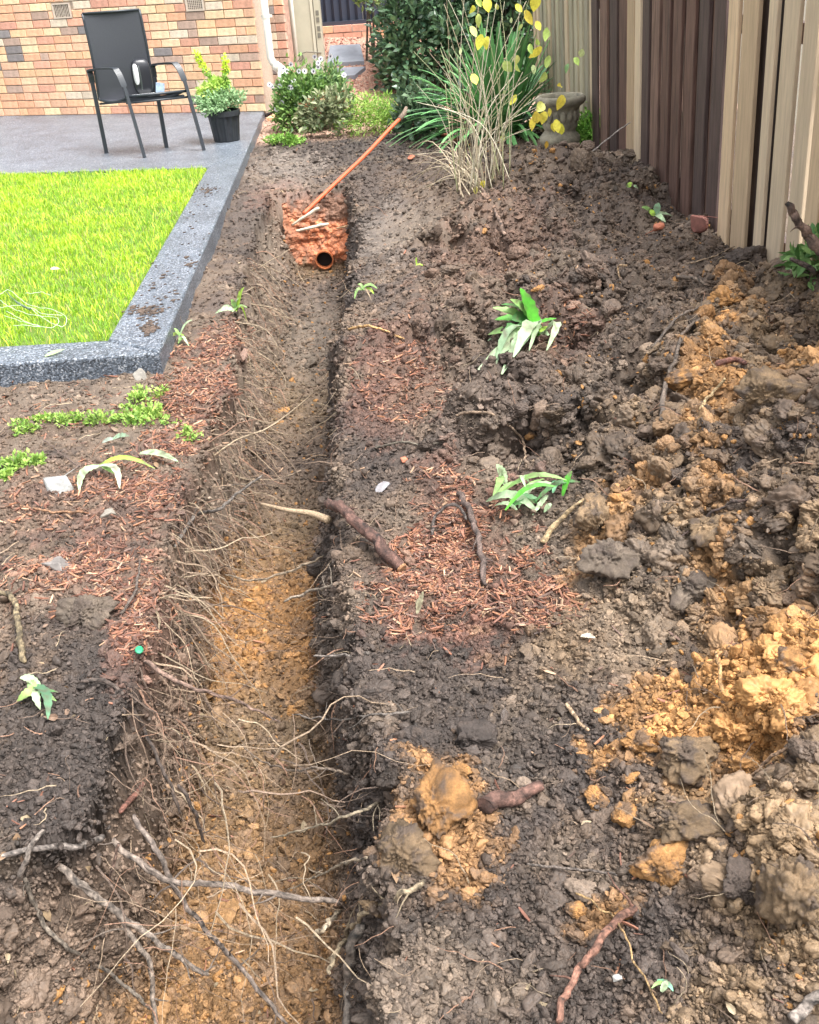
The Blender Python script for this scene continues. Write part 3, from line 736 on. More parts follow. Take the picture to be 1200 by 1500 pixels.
def paling(s0, s1, m, out, h=2.25, th=.018, root=None, z0=0.0, name='paling'):
    w_ = s1 - s0; mb = MB(); n = 5; b = .003
    c = forg + FDv * (s0 + s1) / 2 + OUTf * out + UPf * (h / 2 + z0)
    # slightly cupped, bevelled board
    xs = np.array([-w_ / 2, -w_ / 2 + b, -w_ / 6, w_ / 6, w_ / 2 - b, w_ / 2]); cup = random.uniform(-.0015, .002)
    v = []
    tw = random.uniform(-.004, .004)
    for zz in (-h / 2, 0, h / 2):
        for i, X in enumerate(xs):
            e = b if i in (0, 5) else 0
            v.append((X, th / 2 - e + cup * (1 - (2 * X / w_) ** 2) + tw * (zz / h), zz))
        for i, X in enumerate(xs[::-1]): v.append((X, -th / 2, zz))
    q = []
    for a in range(2):
        for i in range(12): q.append([a * 12 + i, (a + 1) * 12 + i, (a + 1) * 12 + (i + 1) % 12, a * 12 + (i + 1) % 12])
    q.append
    mb.add(np.array(v) @ Rf.T + c, q)
    return part(mb, name, m, root or fence)
def run(e0, e1, mats, over, gap, first_over=True):
    """lapped palings between two distances along the fence (e0 farther)"""
    s = e0; lst = []
    while s < e1 - .03:
        wv = min(over * random.uniform(.92, 1.08), e1 - s)
        lst.append((s, s + wv)); s += wv + gap * random.uniform(.8, 1.2)
    for (a, b) in lst:
        paling(a, b, random.choice(mats), .011 + random.uniform(0, .003))
    for i in range(len(lst) - 1):
        a = lst[i][1] - .02; b = lst[i + 1][0] + .02
        paling(a, b, random.choice(mats), -.010)
sA = fpos(820, 60); s877 = fpos(877); s933 = fpos(934); s953 = fpos(953); s1088 = fpos(1085, 120)
print('fence s', sA, s877, s933, s953, s1088, fpos(1200))
nd = lambda a, b, n: (b - a) / n
u = nd(s877, s933, 4); run(s877, s933, M_pd, u * .70, u * .30)
paling(s933 + .004, (s933 + s953) / 2 + .02, M_pp[2], .030); paling((s933 + s953) / 2 + .026, s953, M_pp[1], .026)
u = nd(s953, s1088, 7); run(s953 + .005, s1088, M_pd, u * .68, u * .32)
s = s1088 + .005
M_brown = wood('shaded_paling', (.20, .13, .08), .25)  # under palings coloured darker to draw the shade lines between the boards
edges = [(1086, 1101, .030), (1107, 1130, .028), (1147, 1159, .032), (1168, 1191, .028), (1201, 1222, .03)]
for a, b, o_ in edges:
    paling(fpos(a, 120), fpos(b, 120), random.choice(M_pp), o_)
for a, b in ((1098, 1111), (1158, 1171), (1190, 1205)): paling(fpos(a, 120), fpos(b, 120), M_brown, .002)
paling(fpos(1118, 120), fpos(1160, 120), M_pd[2], -.014)
s = fpos(1222, 120) + .03
while s < fpos(1222, 120) + 2.6:
    paling(s, s + .11, random.choice(M_pp), .028); paling(s + .09, s + .155, M_pp[2], .006); s += .145
for zz in (.35, 1.2, 2.0):
    mb = MB(); mb.box(forg + FDv * (s877 + s) / 2 - OUTf * .05 + UPf * zz, (s - s877, .04, .075), Rf); part(mb, 'rail', M_pd[2], fence)
# the older pale run farther back
ff = empty('weathered_paling_fence', 'weathered pale timber paling fence behind the stone urn', 'fence', forg + FDv * s877)
s = s877 - .03; k = 0
sEnd = fpos(792, 60)
while s > sEnd:
    paling(s - .095, s, random.choice(M_pg + [M_pp[1]]), .0 + (.016 if k % 2 else 0), h=2.1, root=ff); s -= .088; k += 1

# ------------------------------------------------------------------ garden chair
chair = None
fl = on_z(212, 231, PZ); fr = on_z(299, 220, PZ); rl_ = on_z(156, 224, PZ); rr_ = on_z(244, 216, PZ)
M_frame = mat('black_steel', .38, col=(.028, .034, .042), spec=.5)
M_sling = mat('sling_mesh', .75, col=(.050, .054, .066), vary=.25, vscale=300, bump=.4, bscale=500)
wdir = (fr - fl); wdir[2] = 0; Wc = np.linalg.norm(wdir); wdir /= Wc
fdir = np.array([wdir[1], -wdir[0], 0.0])
print('chair width', Wc, 'depth', (fl - rl_))
ctr = (fl + fr + rl_ + rr_) / 4; ctr[2] = PZ
chair = empty('garden_chair', 'black metal garden chair with a dark mesh sling and rounded arms on the patio', 'chair', ctr)
def flat_bar(P, w_=.026, t=.012, mb=None, side=None):
    mb = mb or MB(); P = np.asarray(P, float); n = len(P); side = np.asarray(side, float)
    T = np.gradient(P, axis=0); T /= np.linalg.norm(T, axis=1)[:, None]
    v = []
    for i in range(n):
        a = side - T[i] * (side @ T[i]); a /= np.linalg.norm(a); b = np.cross(T[i], a)
        for (x_, y_) in ((-1, -1), (1, -1), (1, 1), (-1, 1)): v.append(P[i] + a * x_ * w_ / 2 + b * y_ * t / 2)
    q = [[i * 4 + j, i * 4 + (j + 1) % 4, (i + 1) * 4 + (j + 1) % 4, (i + 1) * 4 + j] for i in range(n - 1) for j in range(4)]
    q += [[3, 2, 1, 0], [(n - 1) * 4 + k for k in range(4)]]
    mb.add(v, q); return mb
def bez(pts, n=10):
    """smooth curve through points"""
    P = np.asarray(pts, float); out = []
    for i in range(len(P) - 1):
        p0 = P[max(i - 1, 0)]; p1 = P[i]; p2 = P[i + 1]; p3 = P[min(i + 2, len(P) - 1)]
        for t in np.linspace(0, 1, n, endpoint=False):
            out.append(.5 * ((2 * p1) + (-p0 + p2) * t + (2 * p0 - 5 * p1 + 4 * p2 - p3) * t * t + (-p0 + 3 * p1 - 3 * p2 + p3) * t ** 3))
    out.append(P[-1]); return np.array(out)
def vline(foot, px, py):
    """height above a foot position of a point seen at photo row py (kept vertical over the foot)"""
    z0, z1 = 0.0, 2.0
    for _ in range(40):
        zm = (z0 + z1) / 2; yy = proj(foot + np.array([0, 0, zm]))[1]
        if yy > py: z0 = zm
        else: z1 = zm
    return z0
hs_ = vline(fl, 0, 143) ; ha = vline(fl, 0, 101)
print('seat h', hs_, 'arm h', ha)
for sgn, ff_, rf_ in ((-1, fl, rl_), (1, fr, rr_)):
    fw_ = (ff_ - rf_)[:]; fw_[2] = 0; Ld = np.linalg.norm(fw_); f1 = fw_ / Ld
    top_f = ff_ - f1 * .13
    pts = [ff_, ff_ - f1 * .05 + WZ * hs_ * .55, ff_ - f1 * .10 + WZ * (hs_ + .02), ff_ - f1 * .13 + WZ * (ha * .86), ff_ - f1 * .18 + WZ * (ha * .97), ff_ - f1 * .25 + WZ * ha, rf_ + f1 * .02 + WZ * (ha * .975), rf_ + WZ * (ha * .9), rf_ + WZ * hs_ * .9, rf_]
    P = bez(pts, 6)
    k1 = next(i for i, p in enumerate(P) if p[2] > PZ + ha * .80); k2 = len(P) - next(i for i, p in enumerate(P[::-1]) if p[2] > PZ + ha * .85)
    part(flat_bar(P[:k1 + 1], .026, .038, side=wdir), 'leg', M_frame, chair)
    part(flat_bar(P[k1:k2 + 1], .050, .014, side=wdir), 'armrest', M_frame, chair)
    part(flat_bar(P[k2:], .034, .034, side=wdir), 'leg', M_frame, chair)
sl_ = wdir * .03
FLs = fl + (fl - rl_) * -.22 + WZ * hs_ + sl_; FRs = fr + (fr - rr_) * -.22 + WZ * hs_ - sl_
RLs = rl_ + WZ * (hs_ - .04) + sl_; RRs = rr_ + WZ * (hs_ - .04) - sl_
TLp, TRp = (129, 18), (207, 17)
# back top: leans back behind the rear feet
back = -(fl - rl_) / np.linalg.norm(fl - rl_); back[2] = 0
def solve_top(base, px, py):
    best = None
    for lb in np.linspace(0, .45, 60):
        for hh in np.linspace(.6, 1.4, 90):
            p = base + back * lb; p = np.array([p[0], p[1], PZ + hh]); a, b = proj(p); e = (a - px) ** 2 + (b - py) ** 2
            if best is None or e < best[0]: best = (e, p)
    return best[1]
TL = solve_top(rl_ + sl_, *TLp); TR = TL + (RRs - RLs)
mb = MB(); v = []
rowsP = [(0, FLs, FRs, 0)]
prof = []
for t in np.linspace(0, 1, 9): prof.append((FLs * (1 - t) + RLs * t - WZ * .03 * math.sin(t * math.pi), FRs * (1 - t) + RRs * t - WZ * .03 * math.sin(t * math.pi)))
for t in np.linspace(.06, 1, 12): prof.append((RLs * (1 - t) + TL * t - back * .02 * math.sin(t * math.pi) * 1, RRs * (1 - t) + TR * t - back * .02 * math.sin(t * math.pi)))
for i, (a, b) in enumerate(prof):
    for s in np.linspace(0, 1, 9): v.append(a * (1 - s) + b * s + (-WZ if i < 9 else back) * .02 * math.sin(s * math.pi))
seatq = [[i * 9 + j, i * 9 + j + 1, (i + 1) * 9 + j + 1, (i + 1) * 9 + j] for i in range(8) for j in range(8)]
backq = [[i * 9 + j, i * 9 + j + 1, (i + 1) * 9 + j + 1, (i + 1) * 9 + j] for i in range(8, len(prof) - 1) for j in range(8)]
V = np.array(v)
for nm, q in (('seat', seatq), ('backrest', backq)):
    m = MB(); off = (WZ if nm == 'seat' else back) * .004
    m.add(V + off, q); m.add(V - off, [x[::-1] for x in q]); part(m, nm, M_sling, chair, True)
for side_i in (0, 1):
    m = MB(); m.tube([p[side_i] for p in prof], .011, 8); part(m, 'back_frame', M_frame, chair, True)
m = MB(); m.tube([TL, TR], .010, 8); part(m, 'top_rail', M_frame, chair, True)
m = MB(); m.tube([FLs - sl_, FRs + sl_], .012, 8); part(m, 'seat_rail', M_frame, chair, True)
m = MB(); m.tube([FLs - sl_ * 1 - WZ * .05, FRs + sl_ - WZ * .05], .009, 8); part(m, 'stretcher', M_frame, chair, True)
for a, b in ((FLs, RLs), (FRs, RRs)):
    m = MB(); m.tube([a - WZ * .035, b - WZ * .035], .009, 8); part(m, 'side_rail', M_frame, chair, True)
# the case lying on the seat
sc_ = (FLs * .45 + RLs * .55) * .42 + (FRs * .45 + RRs * .55) * .58
def sup(c, dims, n=2.6, k=24, kv=14, mb=None, col=(1, 1, 1), Rr_=None):
    mb = mb or MB(); th = np.arange(k) * 2 * math.pi / k; ph = np.linspace(-math.pi / 2, math.pi / 2, kv)
    f = lambda a, e: np.sign(a) * np.abs(a) ** e
    v = np.array([[f(math.cos(p), 2 / n) * f(math.cos(t), 2 / n), f(math.cos(p), 2 / n) * f(math.sin(t), 2 / n), f(math.sin(p), 2 / n)] for p in ph for t in th]) * np.asarray(dims) / 2
    if Rr_ is not None: v = v @ np.asarray(Rr_).T
    q = [[i * k + j, i * k + (j + 1) % k, (i + 1) * k + (j + 1) % k, (i + 1) * k + j] for i in range(kv - 1) for j in range(k)]
    return mb.add(v + np.asarray(c), q, col=col)
Rc = np.stack([wdir, np.cross(WZ, wdir), WZ], 1)
cb = at_y(208, 132, sc_[1]); cb = np.array([cb[0], sc_[1], sc_[2]])
case = empty('carry_case', 'tall rounded black case with a white painted highlight on its side standing on the garden chair', 'case', cb)
m = sup(cb + WZ * .15 + wdir * .02, (.17, .13, .30), 3.4, Rr_=Rc); part(m, 'body', mat('black_shell', .32, col=(.02, .022, .028)), case, True)
m = sup(cb + WZ * .175 - wdir * .030 - np.cross(WZ, wdir) * .030, (.055, .085, .19), 2.6, Rr_=Rc); part(m, 'side_highlight', mat('white_highlight', .3, col=(.75, .77, .78)), case, True)  # white panel paints the bright highlight on the left of the case
m = sup(cb + WZ * .15 - wdir * .004 - np.cross(WZ, wdir) * .042, (.022, .075, .21), 2.6, Rr_=Rc); part(m, 'zip_band', mat('dark_shell', .4, col=(.05, .06, .06)), case, True)
pk = cb + wdir * .16 + WZ * .045
m = MB(); m.box(pk, (.075, .03, .09), Rc @ np.array(Matrix.Rotation(.2, 3, 'Y'))); tag(m.obj('packet', mat('blue_packet', .3, col=(.42, .55, .72), vary=.4, vscale=30), loc=pk), 'small pale blue and white packet beside the black case on the chair seat', 'packet')
m = MB(); m.box(cb + WZ * .012 - np.cross(WZ, wdir) * .09, (.20, .08, .018), Rc); tag(m.obj('folded_paper', mat('white_paper', .6, col=(.7, .72, .72)), loc=cb), 'crumpled white paper lying flat in front of the black case', 'paper')

# ------------------------------------------------------------------ foliage helpers
def leaf_v(L, Wd, fold=.25, droop=.2, n=4):
    """pointed leaf, base at origin along +x, normal +z; returns verts, quads"""
    v = []; 
    for i in range(n + 1):
        t = i / n; wv = Wd / 2 * math.sin(math.pi * min(1, (t * .92 + .06)) ** .85) if i < n else 0.0008
        zc = -droop * L * t * t
        v += [(t * L, -wv, zc + fold * wv), (t * L, 0, zc), (t * L, wv, zc + fold * wv)]
    q = []
    for i in range(n):
        a = i * 3; q += [[a, a + 3, a + 4, a + 1], [a + 1, a + 4, a + 5, a + 2]]
    return np.array(v), np.array(q)
def frames(D, Nn):
    """rotation matrices whose x axis is D and z axis near Nn"""
    D = D / np.linalg.norm(D, axis=1)[:, None]; Y = np.cross(Nn, D); Y /= np.linalg.norm(Y, axis=1)[:, None] + 1e-9
    Z = np.cross(D, Y); return np.stack([D, Y, Z], -1)
def leaves(mb, Pp, D, Nn, sizes, proto, cols):
    v, q = proto; n = len(Pp); R = frames(D, Nn)
    V = np.einsum('nij,kj->nki', R, v) * sizes[:, None, None] + Pp[:, None, :]
    Qq = (q[None] + (np.arange(n) * len(v))[:, None, None]).reshape(-1, q.shape[1])
    mb.add(V.reshape(-1, 3), Qq, col=np.repeat(cols, len(v), 0)); return mb
def rdir(n, r=rng): 
    a = r.normal(size=(n, 3)); return a / np.linalg.norm(a, axis=1)[:, None]
def bush(mb, c, rad, n, size, proto, c0, c1, clump=14, seed=1, up=.5, fill=.55, cvar=.25, szv=.35):
    r = np.random.default_rng(seed); c = np.asarray(c, float); rad = np.asarray(rad, float)
    cl = rdir(clump, r) * (fill + (1 - fill) * r.random((clump, 1)) ** .5); cl[:, 2] = np.abs(cl[:, 2]) * .95 + .0 if True else cl[:, 2]
    k = r.integers(0, clump, n); crad = .42 * r.uniform(.7, 1.2, clump)
    off = rdir(n, r) * (r.random((n, 1)) ** .4)
    p = cl[k] * .8 + off * crad[k][:, None]
    Pp = c + p * rad
    Dn = off * .8 + cl[k] * .4 + rdir(n, r) * .6 + np.array([0, 0, up * .3])
    Nn = np.array([0, 0, 1.0]) * up + off + rdir(n, r) * .5
    tone = np.clip(.5 + r.normal(0, cvar, n) + (r.random(clump)[k] - .5) * .5, 0, 1)[:, None]
    cols = np.asarray(c0) * (1 - tone) + np.asarray(c1) * tone
    leaves(mb, Pp, Dn, Nn, size * (1 + szv * r.uniform(-1, 1, n)), proto, cols)
    return Pp
LP = leaf_v(1, .5, .25, .25, 3); LP2 = leaf_v(1, .62, .2, .2, 2); LPn = leaf_v(1, .26, .3, .3, 2)

# ------------------------------------------------------------------ potted plant
pb = on_z(333, 206, PZ); 
pot = empty('potted_plant', 'ribbed black plastic pot with grey green foliage beside the garden chair', 'plant', pb)
pr_ = .145; ph_ = .27
M_pot = mat('pot_plastic', .5, col=(.022, .025, .030), vary=.3, vscale=20)
m = MB(); prof = [(0, 0), (pr_ * .78, 0), (pr_ * .80, .01), (pr_ * .97, ph_ - .045), (pr_ * .97, ph_ - .04)]
k = 48; th = np.arange(k) * 2 * math.pi / k; rib = 1 + .035 * np.sign(np.sin(th * 12))
v = np.concatenate([np.stack([r_ * np.cos(th) * rib, r_ * np.sin(th) * rib, np.full(k, zz)], 1) for r_, zz in prof[1:]]) + pb
q = [[i * k + j, i * k + (j + 1) % k, (i + 1) * k + (j + 1) % k, (i + 1) * k + j] for i in range(3) for j in range(k)]
m.add(v, q); part(m, 'pot', M_pot, pot)
m = MB(); m.lathe([(pr_ * .99, ph_ - .045), (pr_ * 1.08, ph_ - .045), (pr_ * 1.08, ph_), (pr_ * .98, ph_), (pr_ * .98, ph_ - .03), (.001, ph_ - .03)], pb, 40, col=(1, 1, 1)); part(m, 'pot_rim', M_pot, pot, False)
m = MB(); bush(m, pb + WZ * (ph_ + .03), (.25, .22, .16), 2300, .030, LP2, (.20, .36, .16), (.42, .60, .32), 26, 5)
part(m, 'foliage', M_leaf, pot)
m = MB()
bush(m, pb + WZ * (ph_ + .14) + np.array([-.03, 0, 0]), (.18, .14, .15), 800, .030, LP2, (.32, .50, .08), (.55, .72, .16), 14, 6); part(m, 'upper_foliage', M_leaf, pot)
for (bx, by, tx, ty_, wv) in ((315, 128, 287, 78, .030), (330, 128, 330, 84, .036)):
    a = at_y(bx, by, pb[1]); b = at_y(tx, ty_, pb[1]); m = MB(); n = 240; t = rng.random(n)
    Pp = a + (b - a) * t[:, None] + rdir(n) * wv * .8; D = rdir(n) + (b - a) * 2; 
    cc = np.where(t[:, None] > .5, np.array([.62, .78, .06]), np.array([.30, .52, .10])) * rng.uniform(.8, 1.15, (n, 1))
    m.tube([a, (a + b) / 2 + np.array([.01, 0, 0]), b], .004, 5, col=(.2, .3, .08)); leaves(m, Pp, D, rdir(n), np.full(n, .028), LP2, cc); part(m, 'shoot', M_leaf, pot)

# ------------------------------------------------------------------ flowering bush, low green bush, weeds at the bed
def flowers(root, pts, Y, rr=.028):
    M_pet = mat('petal_white', .5, col=(.80, .78, .84), trans=.2); M_eye = mat('flower_eye', .6, col=(.035, .02, .07))
    for (px, py) in pts:
        c = at_y(px, py, Y + random.uniform(-.05, .05)); to = (CAM - c); to /= np.linalg.norm(to); to = to + rdir(1)[0] * .35; to /= np.linalg.norm(to)
        m = MB(); a = np.cross(to, WZ); a /= np.linalg.norm(a); b = np.cross(to, a)
        for k in range(9):
            t = k * 2 * math.pi / 9; d = math.cos(t) * a + math.sin(t) * b; s = -math.sin(t) * a + math.cos(t) * b
            m.add([c, c + d * rr * .6 + s * rr * .3 + to * .003, c + d * rr + to * .004, c + d * rr * .6 - s * rr * .3 + to * .003], [[0, 1, 2, 3]])
        fo = part(m, 'flower', M_pet, root)
        m = MB(); m.lathe([(.001, .004), (rr * .30, .002), (rr * .3, -.002)], (0, 0, 0), 8)
        V_ = m.v[0]; m.v[0] = V_[:, :1] * a + V_[:, 1:2] * b + V_[:, 2:3] * to + c + to * .005
        o = m.obj('flower_eye', M_eye); o.parent = fo; o.data.transform(Matrix.Translation(-Vector(root.location)))
fbp = G3(455, 195); Yf = fbp[1]
fb = empty('flowering_bush', 'green bush dotted with white dark centred daisies at the corner of the wall', 'bush', fbp)
m = MB(); m2 = MB()
cA = at_y(440, 150, Yf + .25); cB = at_y(478, 150, Yf + .3)
bush(m, (cA[0], cA[1], .12), (.30, .3, .56), 3600, .050, LP, (.055, .13, .035), (.24, .40, .10), 40, 11, cvar=.3)
bush(m, (cB[0], cB[1], .10), (.30, .25, .54), 2300, .050, LP, (.07, .15, .06), (.28, .42, .14), 30, 12, cvar=.3)
part(m, 'foliage', M_leaf, fb)
flowers(fb, [(398, 126), (410, 126), (424, 128), (418, 139), (413, 150), (405, 160), (434, 155), (427, 128), (446, 104), (459, 104), (466, 98), (504, 110), (461, 83), (470, 86), (484, 82), (438, 104), (426, 94), (415, 100), (430, 118), (395, 124), (466, 92), (420, 104)], Yf + .12)
gbp = G3(545, 200)
gb = empty('green_shrub', 'low bright green fine leaved shrub left of the orange rod', 'shrub', gbp)
m = MB(); c = at_y(545, 165, gbp[1] + .2); bush(m, (c[0], c[1], .08), (.36, .26, .33), 3800, .038, LPn, (.12, .26, .04), (.42, .60, .12), 40, 13); part(m, 'foliage', M_leaf, gb)
rgp = G3(478, 204)
rg = empty('reddish_shrub', 'grey green shrub with reddish young tips in front of the daisy bush', 'shrub', rgp)
m = MB(); c = at_y(478, 170, rgp[1] + .12); bush(m, (c[0], c[1], .14), (.28, .15, .30), 1100, .055, LP, (.12, .17, .08), (.40, .42, .24), 22, 14)
bush(m, (c[0], c[1], .2), (.25, .15, .25), 90, .05, LP, (.35, .12, .07), (.5, .25, .12), 10, 15); part(m, 'foliage', M_leaf, rg)
wdp = G3(415, 212)
wd_ = empty('ground_weed', 'small bright green weed beside the far corner of the kerb', 'weed', wdp)
m = MB(); bush(m, wdp, (.20, .12, .10), 900, .026, LP2, (.12, .28, .04), (.32, .52, .10), 14, 16); part(m, 'foliage', M_leaf, wd_)
# ------------------------------------------------------------------ large dark shrub
def shrub(name, label, cat, px0, px1, pyb, Y, ztop, n, seed, c0, c1, size, proto, stems=5, depth=.7, zc=.5):
    a = at_y(px0, pyb, Y); b = at_y(px1, pyb, Y); cx = (a[0] + b[0]) / 2; rx = (b[0] - a[0]) / 2
    root = empty(name, label, cat, (cx, Y, 0)); m = MB()
    bush(m, (cx, Y, zc * .35), (rx * 1.02, depth, ztop), n, size, proto, c0, c1, 60, seed, cvar=.28, fill=.6)
    part(m, 'foliage', M_leaf if 'pale' in label else M_leafgl, root)
    m = MB(); r = np.random.default_rng(seed)
    for k in range(stems):
        e = np.array([cx + r.uniform(-.7, .7) * rx, Y + r.uniform(-.5, .5) * depth, zc * .35 + ztop * r.uniform(.5, .9)]); s = np.array([cx + r.uniform(-.15, .15), Y, -.02])
        m.tube(bez([s, (s + e) / 2 + rdir(1)[0] * .08, e], 5), np.linspace(.022, .006, 11), 6, col=(.09, .07, .05))
    part(m, 'stem', M_root, root); return root
M_leafgl = mat('glossy_leaf', .28, vary=.15, vscale=50, trans=.15)
cy = on_z(620, 165, 0)[1]
shrub('camellia_bush', 'large dark glossy leaved camellia bush behind the gravel path', 'bush', 545, 712, 60, cy + .9, 1.95, 6500, 21, (.03, .07, .04), (.14, .25, .12), .085, LP, 6, .6)
shrub('evergreen_bush', 'tall dark evergreen bush behind the yellow leaved canes', 'bush', 680, 822, 40, cy + .9, 2.0, 4600, 22, (.025, .055, .03), (.10, .18, .08), .09, LP, 6, .5)
shrub('leafy_shrub', 'low shrub with broad grey green leaves at the foot of the camellia', 'shrub', 575, 650, 170, G3(612, 205)[1] + .15, .42, 900, 23, (.035, .075, .045), (.16, .24, .13), .07, LP2, 3, .25, .3)
shrub('far_shrub', 'small pale green shrub at the edge of the gravel beside the navy fence', 'shrub', 522, 568, 50, Yb - .9, .40, 500, 24, (.10, .2, .05), (.35, .45, .15), .06, LP, 3, .3, 3.2)
# ------------------------------------------------------------------ agapanthus
ab = on_z(735, 205, .05); 
ag = empty('strap_leaf_plant', 'big clump of long strap shaped green leaves behind the canes', 'plant', ab)
r = np.random.default_rng(31)
for k in range(270):
    an = r.uniform(0, 2 * math.pi); el = r.uniform(.35, 1.45); L = r.uniform(.7, 1.15)
    d = np.array([math.cos(an) * math.cos(el), math.sin(an) * math.cos(el) * .7, math.sin(el)])
    s = ab + np.array([math.cos(an) * .13, math.sin(an) * .1, 0]) * r.random()
    n = 9; t = np.linspace(0, 1, n); P = s + d * (L * t)[:, None]; P[:, 2] -= (.42 * L * math.cos(el) + .05) * t ** 2.4
    wv = .024 * np.sin(math.pi * (t * .85 + .12)) ** .5 * r.uniform(.8, 1.2); sd_ = np.cross(d, WZ); sd_ /= np.linalg.norm(sd_)
    T = np.gradient(P, axis=0); nn = np.cross(sd_, T); nn /= np.linalg.norm(nn, axis=1)[:, None]
    v = np.stack([P - sd_ * wv[:, None] + nn * (wv * .35)[:, None], P, P + sd_ * wv[:, None] + nn * (wv * .35)[:, None]], 1).reshape(-1, 3)
    q = [[i * 3 + j, i * 3 + j + 1, (i + 1) * 3 + j + 1, (i + 1) * 3 + j] for i in range(n - 1) for j in range(2)]
    c = np.array([.12, .30, .11]) * r.uniform(.6, 1.9) + np.array([.03, .03, 0]) * r.random()
    m = MB(); m.add(v, q, col=c); part(m, 'leaf', M_leafgl, ag, True)
# ------------------------------------------------------------------ stone urn
ub = on_z(820, 236, .12)
urn = empty('stone_urn', 'weathered round concrete garden urn beside the paling fence', 'urn', ub)
M_stone = mat('mossy_concrete', .9, col=(.27, .25, .19), vary=.45, vscale=14, bump=.8, bscale=120, bdist=.006)
sc = .172
prof = [(.001, 0), (.62, 0), (.66, .05), (.62, .14), (.48, .20), (.42, .30), (.50, .38), (.52, .42), (.74, .52), (.86, .68), (.84, .82), (.74, .92), (.66, .98), (.66, 1.05), (.74, 1.14), (.72, 1.35), (.74, 1.62), (.82, 1.76), (.98, 1.86), (1.05, 1.95), (1.04, 2.05), (.94, 2.12), (.84, 2.10), (.80, 2.0), (.78, 1.9)]
m = MB(); m.lathe([(a * sc, b * .215) for a, b in prof], ub, 48); uo = part(m, 'bowl', M_stone, urn, True)
m = MB(); m.lathe([(.79 * sc, 1.93 * .215), (.4 * sc, 1.96 * .215), (.001, 1.97 * .215)], ub, 24, col=(.08, .09, .04)); part(m, 'soil', M_crumb, urn, True)
for k in range(16):
    t = k * 2 * math.pi / 16; m = MB(); R = np.array(Matrix.Rotation(t, 3, 'Z')); c = ub + np.array([math.cos(t), math.sin(t), 0]) * sc * .76 + WZ * (1.48 * .215)
    sup(c, (.018, .045, .08), 2.2, 8, 6, mb=m, Rr_=R); part(m, 'flute', M_stone, urn, True)
# green weeds right of the urn
for (px, py, w_, h_, lab, nm, n) in ((866, 222, .17, .30, 'bright green ferny weeds between the stone urn and the dark palings', 'ferny_weed', 2600), (845, 200, .14, .2, None, None, 0)):
    if not n: continue
    p = at_y(px, 222, ub[1] + .12); e = empty(nm, lab, 'weed', p); m = MB(); bush(m, p, (w_, .12, h_), n, .032, LP2, (.10, .30, .04), (.34, .58, .12), 30, 41); part(m, 'foliage', M_leaf, e)
print('plants', round(time.time() - T0, 1))
# ------------------------------------------------------------------ loose soil: instanced crumbs and clods
def ico(sub):
    import bmesh
    bm = bmesh.new(); bmesh.ops.create_icosphere(bm, subdivisions=sub, radius=1); bm.verts.ensure_lookup_table()
    v = np.array([q.co[:] for q in bm.verts]); f = np.array([[q.index for q in t.verts] for t in bm.faces]); bm.free(); return v, f
ICO = {k: ico(k) for k in (2, 3, 4, 5)}
def lump_verts(sub, seed, rough=.45, flat=1.0):
    """a broken clod: flat sheared faces, then crumbs and cracks"""
    v, f = ICO[sub]; r = np.random.default_rng(seed)
    o = r.uniform(-50, 50, 3)
    pn = rdir(int(r.integers(9, 15)), r); ph = r.uniform(.55, 1.0, len(pn))
    w0 = v + .16 * np.stack([vnoise(v * 2.3 + o + q, seed + q) for q in (1, 2, 3)], 1)
    dt = np.clip(w0 @ pn.T, .12, None); face = (ph / dt); d = np.minimum(-np.log(np.exp(-face * 9).sum(1)) / 9, 1.35)
    wv = np.stack([vnoise(v * 3 + o, seed + 11), vnoise(v * 3 - o, seed + 12), vnoise(v * 3 + 2 * o, seed + 13)], 1) * .3
    g1, g2, gid = worley((v + wv) * 2.6 + o, seed + 6)
    d = d + .16 * vnoise(v * 1.2 + o, seed) + rough * (.22 * (gid - .5) * sm(.0, .18, g2 - g1) - .16 * sm(.14, .0, g2 - g1)) + .10 * fbm(v * 5 + o, seed, 4, .62)
    if sub >= 4:
        h1, h2, hid = worley((v + wv) * 6.5 + o, seed + 7); d += rough * (.12 * (hid - .4) * sm(0, .2, h2 - h1) + .06 * (.5 - h1))
    if sub >= 5:
        h1, h2, hid = worley((v + wv * .5) * 15 + o, seed + 8); d += rough * .07 * (hid - .4) + .05 * fbm(v * 20 + o, seed + 3, 3, .6)
    s = np.array([r.uniform(.8, 1.25), r.uniform(.75, 1.1), r.uniform(.5, .9) * flat])
    return v * d[:, None] * s, f
def inst_mat(name, src):
    m = src.copy(); m.name = name
    for n in m.node_tree.nodes:
        if n.type == 'ATTRIBUTE': n.attribute_type = 'INSTANCER'; n.attribute_name = 'icol'
    return m
M_cloc = mat('soil_lump', .72, vary=.42, vscale=2.6, bump=.8, bscale=7, bdist=.0007, rvar=.2, rscale=3, spec=.4)
M_ci = inst_mat('loose_soil', M_cloc)
